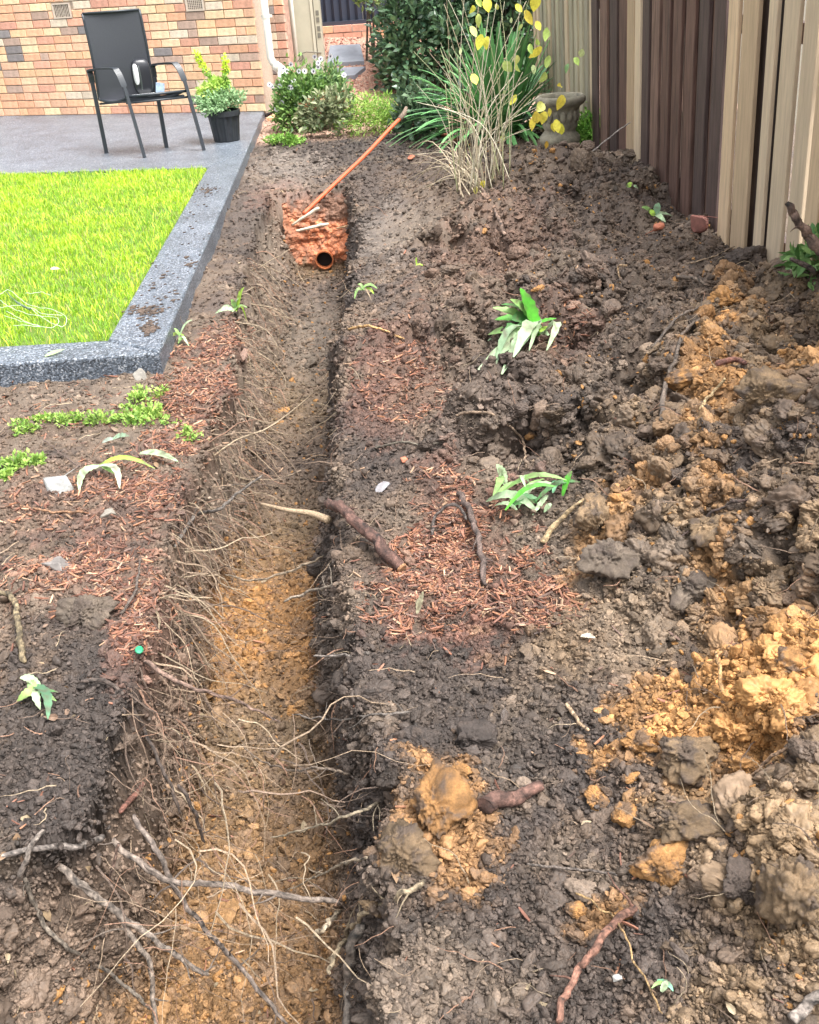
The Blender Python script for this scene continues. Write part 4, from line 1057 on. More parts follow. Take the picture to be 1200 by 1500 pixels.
def inst_stuff(name, label, pts, rot, scl, cols, variants, vmat):
    """one point mesh; geometry nodes put a variant on each point"""
    coll = bpy.data.collections.new(name + '_kinds')
    for i, (v, f) in enumerate(variants):
        mb = MB(); mb.add(v, tris=f) if f.shape[1] == 3 else mb.add(v, quads=f)
        o = mb.obj(name + '_kind', vmat, smooth=True); COL.objects.unlink(o); coll.objects.link(o)
    me = bpy.data.meshes.new(name); n = len(pts)
    me.vertices.add(n); me.vertices.foreach_set('co', pts.astype(np.float32).ravel())
    for an, ty, dat in (('irot', 'FLOAT_VECTOR', rot), ('iscl', 'FLOAT_VECTOR', scl)):
        a = me.attributes.new(an, ty, 'POINT'); a.data.foreach_set('vector', dat.astype(np.float32).ravel())
    a = me.attributes.new('icol', 'FLOAT_COLOR', 'POINT'); a.data.foreach_set('color', np.concatenate([cols, np.ones((n, 1))], 1).astype(np.float32).ravel())
    a = me.attributes.new('ivar', 'INT', 'POINT'); a.data.foreach_set('value', rng.integers(0, len(variants), n).astype(np.int32))
    ob = bpy.data.objects.new(name, me); COL.objects.link(ob); tag(ob, label, kind='stuff')
    ng = bpy.data.node_groups.new(name, 'GeometryNodeTree'); N = ng.nodes; L = ng.links
    ng.interface.new_socket('Geometry', in_out='INPUT', socket_type='NodeSocketGeometry'); ng.interface.new_socket('Geometry', in_out='OUTPUT', socket_type='NodeSocketGeometry')
    gi = N.new('NodeGroupInput'); go = N.new('NodeGroupOutput'); ip = N.new('GeometryNodeInstanceOnPoints'); ci = N.new('GeometryNodeCollectionInfo')
    ci.inputs['Collection'].default_value = coll; ci.inputs['Separate Children'].default_value = True; ci.inputs['Reset Children'].default_value = True
    def na(nm, ty):
        q = N.new('GeometryNodeInputNamedAttribute'); q.data_type = ty; q.inputs['Name'].default_value = nm; return q.outputs['Attribute']
    L.new(gi.outputs[0], ip.inputs['Points']); L.new(ci.outputs[0], ip.inputs['Instance']); ip.inputs['Pick Instance'].default_value = True
    L.new(na('ivar', 'INT'), ip.inputs['Instance Index']); L.new(na('iscl', 'FLOAT_VECTOR'), ip.inputs['Scale'])
    e = N.new('FunctionNodeEulerToRotation'); L.new(na('irot', 'FLOAT_VECTOR'), e.inputs[0]); L.new(e.outputs[0], ip.inputs['Rotation'])
    L.new(ip.outputs[0], go.inputs[0])
    md = ob.modifiers.new('scatter', 'NODES'); md.node_group = ng
    return ob
PX, PY = proj(P2)
endface = (y > YEND - .25) & (y < YEND + .02) & (x > lf - .1) & (x < rf + .05)
inframe = (PX > -330) & (PX < 1600) & (PY > 150) & (PY < 1560) & ~inp & (y > .5) & (x < 2.6 + 0 * y) & (fence_d(x, y) > .03)
zc_ = (P2 - CAM) @ fw
heapn = heap + .35 * (tk > .03) + .2
def pickv(n, wgt, st=False):
    w_ = np.where(inframe, wgt, 0.0); w_ = w_ / w_.sum(); return rng.choice(len(P2), n, p=w_)
NN = gnormals(P2.reshape(NR, NC, 3)).reshape(-1, 3)
_G2 = P2.reshape(NR, NC, 3); DU = np.gradient(_G2, axis=1).reshape(-1, 3); DV = np.gradient(_G2, axis=0).reshape(-1, 3)
steep = np.clip(1 / np.maximum(np.abs(NN[:, 2]), .05), 1, 7)
quiet = 1 - .75 * np.clip(bench, 0, 1) - .5 * sm(-.5, -.9, x) * sm(3.0, 3.4, y) 
def scatter(name, label, n, wgt, r0_, r1_, pw, sub, seeds, lift, far_k, cj=.3, rough=.5, mx=1.0):
    k = pickv(n, wgt * quiet * steep); u = rng.random(n)
    r_ = (r0_ + (r1_ - r0_) * u ** pw) * (1 + far_k * np.maximum(zc_[k] - 2.5, 0))
    p = P2[k] + DU[k] * rng.uniform(-.6, .6, (n, 1)) + DV[k] * rng.uniform(-.6, .6, (n, 1)) + NN[k] * (r_ * lift * rng.uniform(.3, 1.4, n))[:, None] + rng.normal(0, .004, (n, 3)) * np.array([1, 1, .2])
    rot = rng.uniform(0, 6.28, (n, 3)); rot[:, :2] = rng.normal(0, .5, (n, 2))
    scl = r_[:, None] * rng.uniform(.75, 1.25, (n, 3))
    c = col[k] * (1 + cj * rng.normal(0, 1, (n, 1))).clip(.45, 1.8) * mx
    fl_ = rng.random(n) < .035; c = np.where(fl_[:, None] & (sm(.2, 1.0, x[k]) + (tk[k] > .5) > .3)[:, None], c_och * .9, c)
    return inst_stuff(name, label, p, rot, scl, np.clip(c, .01, .8), [lump_verts(sub, s, rough) for s in seeds], M_ci)
scatter('soil_crumbs', 'fine wet soil crumbs strewn over all the dug ground', 330000, (1 - .6 * (tk > .02) * (tk < .9) * (y > 3.3)) * (1 - .1 * (tk > .9)), .0022, .0068, 2.0, 3, range(400, 408), .2, .33, .34, .6)
scatter('soil_lumps', 'thumb sized lumps of turned soil', 33000, (.22 + heapn + .2 * (tk > .05) * (tk < .95) * (y < 3.3)) * (.2 + .8 * sm(.0, .5, cn2 + .3)) * (1 - .7 * (tk > .02) * (tk < .9)), .006, .017, 2.6, 4, range(420, 430), .10, .12, .25, .6)
scatter('heap_clods', 'larger broken clods of the spoil heap', 2300, (.02 + heap ** 2 + .06 * (tk > .95) + .05 * (tk > .05) * (tk < .8)), .020, .052, 2.6, 5, range(440, 450), -.25, .03, .2, .7)
# ------------------------------------------------------------------ bark mulch chips
mk = sum(np.clip(1 - np.sqrt(((PX - a) / c) ** 2 + ((PY - b) / d) ** 2), 0, 1) * e for a, b, c, d, e in
         [(285, 560, 75, 70, .7), (330, 500, 50, 40, .5), (270, 630, 70, 70, .6), (130, 850, 150, 60, .6), (215, 925, 60, 70, .8), (200, 720, 130, 80, .3), (60, 740, 110, 60, .15), (690, 820, 140, 90, 1.6), (610, 880, 100, 60, 1), (650, 715, 60, 40, .7), (590, 560, 90, 70, .5), (825, 475, 60, 40, .5), (780, 880, 90, 50, .5), (120, 600, 200, 60, .08)])
n = 12500; k = pickv(n, np.clip(mk * (.7 + 2.6 * cn2 + 1.4 * cn), 0, 3) + .0012); 
cv, cf = np.array([[a, b, c] for a in (-1, -.3, .4, 1) for b in (-1, 1) for c in (-1, 1)], float), None
V0 = np.array([[a, b * (1 - .45 * abs(a)), c + .8 * a * a] for a, b, c in cv]) * np.array([.5, .085, .04])
cq = np.array([[0, 1, 3, 2]] + [[i * 4 + a, (i + 1) * 4 + a, (i + 1) * 4 + b, i * 4 + b] for i in range(3) for a, b in ((0, 1), (1, 3), (3, 2), (2, 0))] + [[12, 14, 15, 13]])
sz = rng.uniform(.006, .030, n) * (1 + .12 * zc_[k]); an = rng.uniform(0, 6.28, n)
Dd = np.stack([np.cos(an), np.sin(an), rng.normal(0, .3, n)], 1); Nn = NN[k] + rdir(n) * .9
chip = MB(); R = frames(Dd, Nn)
V = np.einsum('nij,kj->nki', R, V0) * sz[:, None, None] * np.stack([np.ones(n), np.ones(n), np.ones(n)], 1)[:, None, :] + (P2[k] + NN[k] * .006 + rng.normal(0, .006, (n, 3)) * [1, 1, .3])[:, None, :]
pal = np.array([(.27, .12, .075), (.17, .075, .05), (.38, .18, .10), (.10, .06, .045), (.48, .31, .20), (.21, .13, .10)])
cc = pal[rng.choice(6, n, p=[.27, .2, .22, .14, .10, .07])] * rng.uniform(.5, 1.1, (n, 1))
chip.add(V.reshape(-1, 3), (cq[None] + (np.arange(n) * 16)[:, None, None]).reshape(-1, 4), col=np.repeat(cc, 16, 0))
tag(chip.obj('bark_mulch', M_chip), 'shredded red brown bark mulch scattered in patches over the soil', kind='stuff')
# leaf litter flecks
n = 420; k = pickv(n, np.where((x < -.3) | (mk > .2), 1.0, .25)); mb = MB()
leaves(mb, P2[k] + NN[k] * .008, rdir(n), NN[k] + rdir(n) * .6, rng.uniform(.012, .035, n), leaf_v(1, .55, .3, .5, 3), np.array([(.28, .20, .12), (.22, .14, .08), (.32, .25, .16), (.20, .13, .09)])[rng.integers(0, 4, n)])
tag(mb.obj('leaf_litter', M_leafdry), 'small dry leaf fragments on the soil', kind='stuff')
# ------------------------------------------------------------------ fine roots
def wander(p, d, L, n, curl, grav, r):
    P = [np.array(p)]; d = np.array(d, float); d /= np.linalg.norm(d); c = rdir(1, r)[0]
    for i in range(n):
        d = d + rdir(1, r)[0] * curl + np.array([0, 0, -grav]) ; d /= np.linalg.norm(d); P.append(P[-1] + d * L / n)
    return np.array(P)
hair = MB(); r = np.random.default_rng(77)
rc = [(.30, .22, .15), (.20, .14, .10), (.12, .085, .065), (.32, .25, .17), (.26, .15, .10)]
for k in range(900):                                 # hanging from the left lip into the trench
    Y = r.uniform(1.25, 4.9) if k % 5 else r.uniform(4.9, 6.4); 
    llx = float(trench(np.array([-1.0]), np.array([Y]))[1][0]); lfx = float(ax_(LF, Y)); t = r.random() ** 1.5 * .8
    X = llx + (lfx - llx) * t; Z = float(land(np.array([X]), np.array([Y]))[0]) 
    if Y < 1.75: X = float(ax_(LL, 1.9)) + r.uniform(-.1, .4)
    L = r.uniform(.06, .36) * (1 if k % 6 else 1.5); d = np.array([r.uniform(.2, 1), r.uniform(-.9, .2), r.uniform(-.6, .35)])
    P = wander((X, Y, Z + .0), d, L, 9, .42, .12, r); w_ = (.0006 + .0022 * r.random() ** 3) * (1 + .15 * Y)
    hair.tube(P, np.linspace(w_, w_ * .35, 10), 4, col=np.array(rc[r.integers(0, 5)]) * r.uniform(.8, 1.3), caps=False)
for k in range(260):                                 # from the right lip, pointing to the left and down
    Y = r.uniform(1.3, 4.0) if k % 4 else r.uniform(4, 6); rl_x = float(trench(np.array([1.0]), np.array([Y]))[4][0]); 
    P = wander((rl_x + .02, Y, r.uniform(-.25, .02)), (-r.uniform(.3, 1), r.uniform(-.8, .3), r.uniform(-.7, .3)), r.uniform(.06, .26), 8, .3, .10, r); w_ = (.0006 + .0022 * r.random() ** 3) * (1 + .15 * Y)
    hair.tube(P, np.linspace(w_, w_ * .35, 9), 4, col=np.array(rc[r.integers(0, 5)]) * r.uniform(.8, 1.3), caps=False)
tag(hair.obj('fine_roots', M_root), 'tangle of thin pale and brown roots hanging into the trench', kind='stuff')
hair = MB(); k = pickv(1500, (.5 + heap + .6 * (x < -.2) * (y < 4)))
for q in k:
    n_ = 7; p = P2[q] + NN[q] * .006; d = rdir(1, r)[0]; d[2] = abs(d[2]) * .35; L = r.uniform(.02, .11) * (1 + .12 * zc_[q])
    P = wander(p, d, L, n_, .45, .06, r); w_ = r.uniform(.0006, .0014) * (1 + .18 * zc_[q])
    hair.tube(P, np.linspace(w_, w_ * .4, n_ + 1), 3, col=np.array(rc[r.integers(0, 5)]) * r.uniform(.8, 1.4), caps=False)
tag(hair.obj('root_hairs', M_root), 'short broken root threads lying in the soil', kind='stuff')
print('scatter', round(time.time() - T0, 1))
# ------------------------------------------------------------------ drain pipe and orange rod at the trench's end
M_pvc = mat('terracotta_pipe', .42, col=(.46, .15, .06), vary=.4, vscale=20)
pp = at_y(475, 383, YEND - .27)
# the raw clay face that closes the trench round the pipe
nx_, nz_ = 150, 150; xa = float(ax_(LF, YEND - .2)) - .09; xb = float(ax_(RF, YEND - .2)) + .07
U_, V_ = np.meshgrid(np.linspace(0, 1, nx_), np.linspace(0, 1, nz_)); U_ = U_.ravel(); V_ = V_.ravel()
Pf = np.stack([xa + (xb - xa) * U_, YEND - .20 + .12 * V_ ** 2 - .10 * (np.abs(U_ - .5) * 2) ** 4, -.55 + .53 * V_], 1)
q1, _, qi = worley(Pf * 16, 31); q2, _, qj = worley(Pf * 40, 32); q3, _, qk = worley(Pf * 90, 33)
Pf[:, 1] -= .035 * fbm(Pf * 7, 34, 3) + .025 * (dome(q1) - .5) * qi + .012 * (dome(q2) - .5) * (.2 + qj) + .006 * (dome(q3) - .5)
Pf[:, 0] += .012 * vnoise(Pf * 20, 35)
dp_ = np.sqrt((Pf[:, 0] - pp[0]) ** 2 + (Pf[:, 2] - pp[2]) ** 2)
Pf[:, 1] = np.where(dp_ < .066, YEND + .02, Pf[:, 1])
tn = Pf[:, 2] + .10 * fbm(Pf * 9 + 3, 36, 3)
wo_ = sm(-.12, -.24, tn) * sm(-.50, -.44, tn + .04 * (qi - .5)) * (.55 + .45 * sm(.2, .7, U_ + .5 * (qj - .5)))
wo_ = np.maximum(wo_, .8 * sm(.30, .12, U_) * sm(.05, -.1, tn) * sm(-.35, -.2, tn))
fcl = blend(np.outer(np.ones(len(Pf)), c_top * .95), (.30, .15, .09), .6 * sm(.02, -.08, tn)); fcl = blend(fcl, np.array((.74, .27, .13)), np.clip(wo_ * (.72 + .7 * (qj - .4)) * (.35 + .65 * sm(.0, .16, U_ + .05 * (qi - .5)) * sm(1.0, .88, U_)), 0, 1)); fcl = blend(fcl, c_tan, sm(-.44, -.5, tn) * .8)
fcl *= (1 + .3 * (qk - .5) + .3 * fbm(Pf * 30, 37, 3))[:, None]
mf = MB(); gi_ = np.arange(nx_ * nz_).reshape(nz_, nx_); mf.add(Pf, np.stack([gi_[:-1, :-1], gi_[:-1, 1:], gi_[1:, 1:], gi_[1:, :-1]], -1).reshape(-1, 4), col=np.clip(fcl, .02, .8))
tag(mf.obj('clay_face', M_soil, smooth=True), 'raw orange and brown clay face closing the far end of the trench', kind='structure')
pipe = empty('drain_pipe', 'open end of an orange clay coloured sewer pipe sticking out of the trench end', 'pipe', pp)
def ring_mb(c, r_o, r_i, y0, y1, k=36):
    m = MB(); th = np.arange(k) * 2 * math.pi / k; v = []
    for (rr, yy) in ((r_i, y1), (r_i, y0), (r_o, y0), (r_o, y1)): v.append(np.stack([c[0] + rr * np.cos(th), np.full(k, c[1] + yy), c[2] + rr * np.sin(th)], 1))
    m.add(np.concatenate(v), [[i * k + j, i * k + (j + 1) % k, (i + 1) * k + (j + 1) % k, (i + 1) * k + j] for i in range(3) for j in range(k)]); return m
part(ring_mb(pp, .068, .060, .035, 1.3), 'tube', M_pvc, pipe, False)
a0 = at_y(445, 313, YEND - .36); m = MB(); m.lathe([(.0575, 0), (.001, 0)], (0, 0, 0), 20); m.v[0] = m.v[0][:, [0, 2, 1]] * 1.04 + pp + np.array([0, .10, 0]); part(m, 'pipe_shade_disc', mat('pipe_shade', .8, col=(.006, .005, .004)), pipe)  # near-black disc just inside the mouth paints the shade of the pipe's hollow
a1 = at_y(586, 174, YEND + .75)
d0 = a1 - a0
P = bez([a0, a0 + d0 * .3 + np.array([.004, 0, -.003]), a0 + d0 * .6 + np.array([.007, 0, -.008]), a0 + d0 * .9, a1], 8)
rod = empty('orange_rod', 'long thin orange plastic rod leaning out of the trench onto the garden bed', 'rod', a0)
m = MB(); m.tube(P, .0145, 12); part(m, 'rod', mat('orange_plastic', .5, col=(.60, .115, .045), vary=.2, vscale=30), rod, True)
e = (P[-1] - P[-2]); e /= np.linalg.norm(e)
m = MB(); m.tube([P[-1] - e * .01, P[-1] + e * .07 + WZ * .01, P[-1] + e * .11 + WZ * .04], [.021, .02, .012], 10, col=(.2, .15, .11)); part(m, 'muddy_tip', M_root, rod, True); m = None
M_pale = mat('stripped_wood', .6, col=(.62, .52, .40), vary=.2, vscale=60)
def bark(name, rad, cols):
    return None
def bumpy(m, r_):
    v = m.v[0]; s = 1.0 / max(r_, .003)
    o = np.stack([fbm(v * s * .55 + q, 40 + q, 4, .6) for q in (1, 2, 3)], 1); m.v[0] = v + o * r_ * .13
    g = fbm(v * np.array([s, s, s]) * .7 + 9, 47, 4, .65); m.c[0] = np.clip(m.c[0] * (1 + 1.2 * g)[:, None], .01, .9)
def stick(name, label, cat, pts, r0_, r1_, col_=(.17, .12, .085), k=11, wob=.005, group=None, twigs=0, n=14, m_=None, seed=1, parent=None, tlen=.055):
    """pts: (px, py, h) on the soil, or (px, py, None, z) in a level plane"""
    W_ = []
    for p in pts:
        W_.append(G3(p[0], p[1], p[2]) if len(p) == 3 else (on_z(p[0], p[1], p[3]) if p[2] is None else at_y(p[0], p[1], p[3])))
    P = bez(W_, n); r = np.random.default_rng(seed + int(abs(pts[0][0])))
    P = P + np.stack([fbm(P * 25 + seed, 5, 3), fbm(P * 25 + 9 + seed, 6, 3), fbm(P * 25 + 33, 7, 3)], 1) * wob
    r0_ *= .82; r1_ *= .82; col_ = tuple(np.asarray(col_) * .75)
    tt_ = np.linspace(0, 1, len(P)); rad = np.linspace(r0_, r1_, len(P)) * (1 + .10 * fbm(P * 22, 9, 3)) * (.72 + .28 * sm(0, .05, tt_)) * (.6 + .4 * sm(1, .94, tt_)); c = np.asarray(col_) * (1 + .35 * fbm(P * 18 + 4, 12, 3))[:, None]
    base = W_[0]
    root = None
    if twigs:
        root = empty(name, label, cat, base, group); m = MB(); m.tube(P, rad, k, col=np.clip(c, .01, .9)); bumpy(m, r0_); part(m, 'stem', m_ or M_root, root, True)
        for t in range(twigs):
            i = r.integers(2, len(P) - 2); T = P[i + 1] - P[i]; T /= np.linalg.norm(T)
            d = T * r.uniform(.2, .8) + rdir(1, r)[0] * .8; d[2] = abs(d[2]) * .5
            Q_ = wander(P[i], d, tlen * r.uniform(.5, 1.6), 7, .25, .05, r); m = MB(); m.tube(Q_, np.linspace(rad[i] * .45, .0008, 8), 5, col=np.asarray(col_) * .85); part(m, 'twig', m_ or M_root, root, True)
        return root
    m = MB(); m.tube(P, rad, k, col=np.clip(c, .01, .9)); bumpy(m, r0_)
    return tag(m.obj(name, m_ or M_root, smooth=True, loc=base), label, cat, group)
stick('pale_stick', 'pale stripped stick leaning in the left corner of the trench end', 'stick', [(428, 330, 'y', YEND - .34), (450, 315, 'y', YEND - .36), (468, 304, 'y', YEND - .36)], .011, .017, (.60, .52, .40), m_=M_pale, n=5)
stick('pale_stick', 'short white stick lying level above the drain pipe', 'stick', [(434, 338, 'y', YEND - .36), (458, 333, 'y', YEND - .36), (482, 327, 'y', YEND - .36)], .012, .015, (.66, .60, .48), m_=M_pale, n=5)
stick('pale_stick', 'thin tan splinter at the right end of the white stick above the pipe', 'stick', [(492, 334, 'y', YEND - .36), (512, 330, 'y', YEND - .36)], .006, .005, (.45, .32, .18), n=5)
# ------------------------------------------------------------------ named branches and roots
BR = (.20, .13, .10); GR = (.17, .145, .125); DK = (.10, .075, .062); TN = (.36, .27, .17)
b = stick('tree_branch', 'thick red brown broken branch reaching out over the trench from its right bank', 'branch', [(590, 842, .02), (545, 806, .05), (505, 776, .07), (480, 762, .06)], .022, .016, (.15, .08, .062), k=24, wob=.010, twigs=2, seed=3)
m = MB(); q = [on_z(482, 762, .05), on_z(455, 752, .05), on_z(420, 747, .06), on_z(383, 738, .06)]; Pq = bez(q, 6); m.tube(Pq, np.linspace(.013, .004, len(Pq)), 8, col=(.34, .25, .16)); part(m, 'thin_end', M_root, b, True)
m = MB(); e0 = G3(590, 842, .02); dd = e0 - G3(545, 806, .05); dd /= np.linalg.norm(dd); m.tube([e0 - dd * .003, e0 + dd * .003], [.016, .013], 14, col=(.34, .18, .09)); part(m, 'cut_end', M_root, b)
stick('tree_root', 'long grey root curving over the left trench wall beside the branch', 'root', [(258, 808, .02), (290, 775, .05), (322, 745, None, .03), (352, 720, None, .02), (384, 697, None, .0)], .008, .004, GR, twigs=3, seed=4)
stick('tree_root', 'brown root slanting from the green bottle cap across the trench', 'root', [(212, 978, .02), (262, 1000, None, .02), (320, 1018, None, -.02), (365, 1035, None, -.06), (410, 1058, None, -.1)], .008, .003, BR, twigs=4, seed=5)
stick('tree_root', 'long root running along the left bank below the green leaves', 'root', [(120, 1003, .01), (160, 1010, .02), (195, 1045, .02), (215, 1080, .01), (240, 1130, None, -.1), (262, 1190, None, -.2)], .006, .005, DK, seed=6)
stick('tree_root', 'stout grey root crossing the trench at the lower left with a cut right end', 'root', [(165, 1232, None, -.02), (210, 1268, None, -.04), (255, 1292, None, -.05), (320, 1296, None, -.06), (400, 1310, None, -.08), (497, 1322, None, -.10)], .008, .007, (.24, .19, .155), k=10, twigs=5, seed=7)
stick('tree_root', 'long grey root dropping from the left bank to the bottom of the trench', 'root', [(195, 1195, None, -.0), (235, 1255, None, -.04), (262, 1310, None, -.12), (300, 1360, None, -.2), (345, 1410, None, -.28), (420, 1500, None, -.34)], .007, .0055, (.19, .15, .125), k=8, twigs=5, seed=8)
stick('tree_root', 'thick pale grey root curving from the dark ledge down to the trench floor', 'root', [(84, 1268, None, -.03), (130, 1305, None, -.06), (170, 1335, None, -.10), (215, 1368, None, -.16), (258, 1400, None, -.22), (305, 1430, None, -.28)], .010, .006, (.24, .195, .16), k=10, twigs=5, seed=9)
stick('tree_root', 'forked root bending down below the pale grey root', 'root', [(172, 1340, None, -.12), (195, 1375, None, -.16), (218, 1410, None, -.2), (224, 1460, None, -.26), (230, 1520, None, -.3)], .007, .006, (.22, .175, .14), k=9, seed=10, twigs=2)
stick('tree_root', 'root running down the dark soil face at the far lower left', 'root', [(42, 1300, .02), (60, 1350, .015), (100, 1395, .015), (150, 1425, .02), (190, 1450, None, -.24), (220, 1475, None, -.28)], .006, .004, (.20, .165, .13), k=8, seed=11, twigs=3)
stick('broken_stick', 'grey stick lying level along the top of the dark ledge', 'stick', [(0, 1264, .02), (60, 1261, .03), (110, 1255, .03), (155, 1241, .03)], .006, .009, (.20, .17, .15), k=9, seed=12)
stick('broken_stick', 'short grey stick crossing the level stick on the dark ledge', 'stick', [(35, 1305, .04), (52, 1272, .05), (70, 1232, .03)], .007, .006, (.24, .20, .17), k=9, seed=13)
stick('tree_root', 'short brown root stub curling under the ledge', 'root', [(172, 1238, None, .0), (166, 1265, None, -.05), (160, 1292, None, -.1)], .004, .003, BR, seed=14)
stick('tree_root', 'stout grey root standing on end at the bottom edge beside the trench', 'root', [(530, 1370, .03), (518, 1400, .03), (512, 1450, .02), (508, 1520, .02)], .013, .012, (.20, .17, .145), k=12, seed=15, wob=.005)
stick('tree_root', 'tan twisted root arching over the right lip of the trench', 'root', [(622, 1300, .015), (592, 1325, .03), (560, 1350, .04), (530, 1372, .05), (510, 1395, .05), (478, 1425, None, -.05)], .006, .006, (.33, .26, .17), k=9, twigs=5, seed=16, wob=.010, tlen=.05)
stick('tree_root', 'pale root fan spreading left from the big clay clod', 'root', [(560, 1180, .01), (510, 1195, None, -.02), (460, 1212, None, -.08), (395, 1228, None, -.14)], .005, .002, (.32, .26, .18), k=6, twigs=5, seed=17)
stick('tree_root', 'thin pale roots sweeping left into the trench below the clay clod', 'root', [(540, 1255, .0), (490, 1270, None, -.1), (450, 1290, None, -.16), (420, 1302, None, -.2)], .004, .0015, (.30, .24, .17), k=6, twigs=5, seed=18)
stick('tree_root', 'short pale root stub poking out above the bottom of the trench', 'root', [(498, 1335, .0), (480, 1352, None, -.08), (463, 1370, None, -.12)], .005, .006, (.42, .34, .24), k=8, seed=19)
stick('tree_root', 'slender root stretched over the middle of the trench below the branch', 'root', [(330, 842, None, -.06), (370, 850, None, -.05), (420, 838, None, -.03), (475, 815, .0)], .003, .005, (.30, .23, .16), k=7, twigs=3, seed=20)
stick('tree_root', 'short bare root poking left from the right wall under the branch', 'root', [(495, 855, .0), (450, 868, None, -.04), (415, 882, None, -.07)], .0055, .004, (.27, .22, .17), k=7, twigs=2, seed=21)
stick('tree_root', 'pale root tip jutting from the right wall beside the dark soil', 'root', [(540, 962, .01), (500, 962, None, .0), (460, 960, None, -.03)], .006, .003, (.26, .22, .19), k=7, seed=22, twigs=1)
stick('tree_root', 'thin root crossing the trench at the bright ochre clay', 'root', [(600, 1050, .01), (545, 1052, .01), (490, 1054, None, -.03), (430, 1046, None, -.08)], .004, .002, GR, k=6, twigs=3, seed=23)
stick('tree_root', 'root with forked ends leaning out above the brown ochre floor', 'root', [(512, 1135, .0), (470, 1126, None, -.06), (430, 1128, None, -.12), (390, 1118, None, -.2), (350, 1090, None, -.24)], .004, .002, (.22, .17, .13), k=6, twigs=4, seed=24)
stick('tree_root', 'dark dangling root on the left wall opposite the ochre clay', 'root', [(262, 1150, None, -.0), (285, 1190, None, -.08), (300, 1235, None, -.2)], .005, .004, DK, k=7, seed=25, twigs=2)
stick('broken_branch', 'dark knobbly branch lying in the red bark chips', 'branch', [(672, 728, .01), (688, 760, .03), (700, 800, .03), (708, 860, .01)], .011, .010, (.14, .10, .085), k=9, wob=.010, seed=26, twigs=2)
stick('broken_branch', 'curved dark stick hooking round the bark chips', 'stick', [(632, 790, .01), (640, 768, .03), (665, 757, .04), (685, 770, .02)], .006, .005, (.10, .08, .07), k=8, seed=27)
stick('log_piece', 'short dark log with a charred round end on the dark soil', 'log', [(706, 1190, .016), (735, 1178, .018), (765, 1168, .018), (796, 1158, .018)], .021, .013, (.12, .065, .05), k=24, wob=.010, seed=28)
stick('tree_root', 'bright tan root laid across the right lip of the far trench', 'root', [(512, 489, .02), (540, 488, .03), (570, 493, .02), (592, 498, .005)], .007, .005, (.55, .33, .14), k=8, seed=29)
stick('tree_root', 'long pale root looping over the soil above the leaf pile', 'root', [(668, 612, .01), (715, 614, .02), (750, 635, .02), (768, 660, .02), (770, 690, .01)], .006, .004, (.27, .19, .13), k=7, seed=30)
stick('tree_root', 'light brown root slanting to the heap beside the leaf pile', 'root', [(795, 798, .01), (820, 775, .03), (855, 745, .03)], .012, .005, (.40, .29, .16), k=8, seed=31, twigs=1)
stick('tree_root', 'grey root lying along the trench edge in the middle distance', 'root', [(552, 660, .01), (590, 656, .02), (625, 655, .01), (665, 645, .01)], .006, .003, (.20, .17, .13), k=7, seed=32, twigs=1)
stick('tree_root', 'dark forked root near the top of the spoil heap', 'root', [(968, 620, .01), (975, 575, .03), (990, 535, .03), (998, 500, .02), (1025, 470, .01)], .010, .005, (.16, .125, .10), k=8, seed=33, twigs=2)
stick('tree_root', 'thin forked root left of the dark root on the heap', 'root', [(955, 515, .01), (985, 485, .03), (1015, 462, .02), (1045, 448, .01)], .006, .004, (.15, .12, .10), k=7, seed=34, twigs=1)
stick('tree_root', 'brown root lying level high on the spoil heap', 'root', [(990, 412, .02), (1020, 420, .03), (1045, 432, .01)], .010, .007, (.17, .13, .10), k=8, seed=35)
stick('tree_root', 'pale wiry root near the crest of the heap', 'root', [(1005, 393, .02), (1040, 388, .03), (1075, 370, .03)], .005, .003, (.30, .22, .15), k=7, seed=36)
stick('tree_root', 'small hooked tan root on the upper left of the heap', 'root', [(918, 396, .02), (906, 405, .04), (908, 422, .02)], .006, .004, (.42, .28, .16), k=7, seed=37)
stick('tree_root', 'red brown root piece above the ochre soil on the heap', 'root', [(1050, 542, .02), (1075, 540, .03), (1092, 542, .02)], .011, .009, (.24, .11, .085), k=9, seed=38)
stick('tree_root', 'pale bent root in the middle of the ochre soil', 'root', [(1025, 608, .02), (1040, 592, .03), (1060, 570, .03)], .006, .005, (.45, .33, .18), k=7, seed=39)
stick('dead_twig', 'dark straight twig lying across the pale clay on the heap', 'twig', [(990, 800, .02), (1025, 780, .03), (1060, 757, .03), (1100, 740, .02)], .003, .004, (.09, .06, .05), k=6, seed=40)
stick('dead_twig', 'small tan stick on the dark soil above the log', 'twig', [(828, 1036, .01), (845, 1057, .012), (862, 1077, .01)], .0055, .0045, (.50, .35, .22), k=8, seed=41)
stick('tree_branch', 'red brown branch rising from the bottom edge towards the clay lumps', 'branch', [(815, 1510, .02), (840, 1450, .035), (870, 1412, .035), (900, 1370, .035), (935, 1335, .02)], .007, .009, (.26, .13, .09), k=9, seed=42, twigs=3, wob=.008)
stick('dead_twig', 'thin yellowish twig crossing the red brown branch', 'twig', [(845, 1320, .02), (890, 1355, .03), (915, 1390, .03), (935, 1430, .02), (970, 1490, .01)], .0025, .002, (.40, .26, .12), k=6, seed=43)
stick('dead_twig', 'thin dark root lying across the dark soil left of the ochre lumps', 'twig', [(770, 1272, .01), (820, 1280, .015), (870, 1284, .015), (905, 1288, .01)], .003, .003, (.16, .13, .11), k=6, seed=44)
stick('dead_twig', 'slim brown twig sticking out of the clods at the right edge', 'twig', [(1100, 1150, .02), (1130, 1132, .04), (1165, 1115, .04)], .004, .004, (.34, .22, .14), k=6, seed=45)
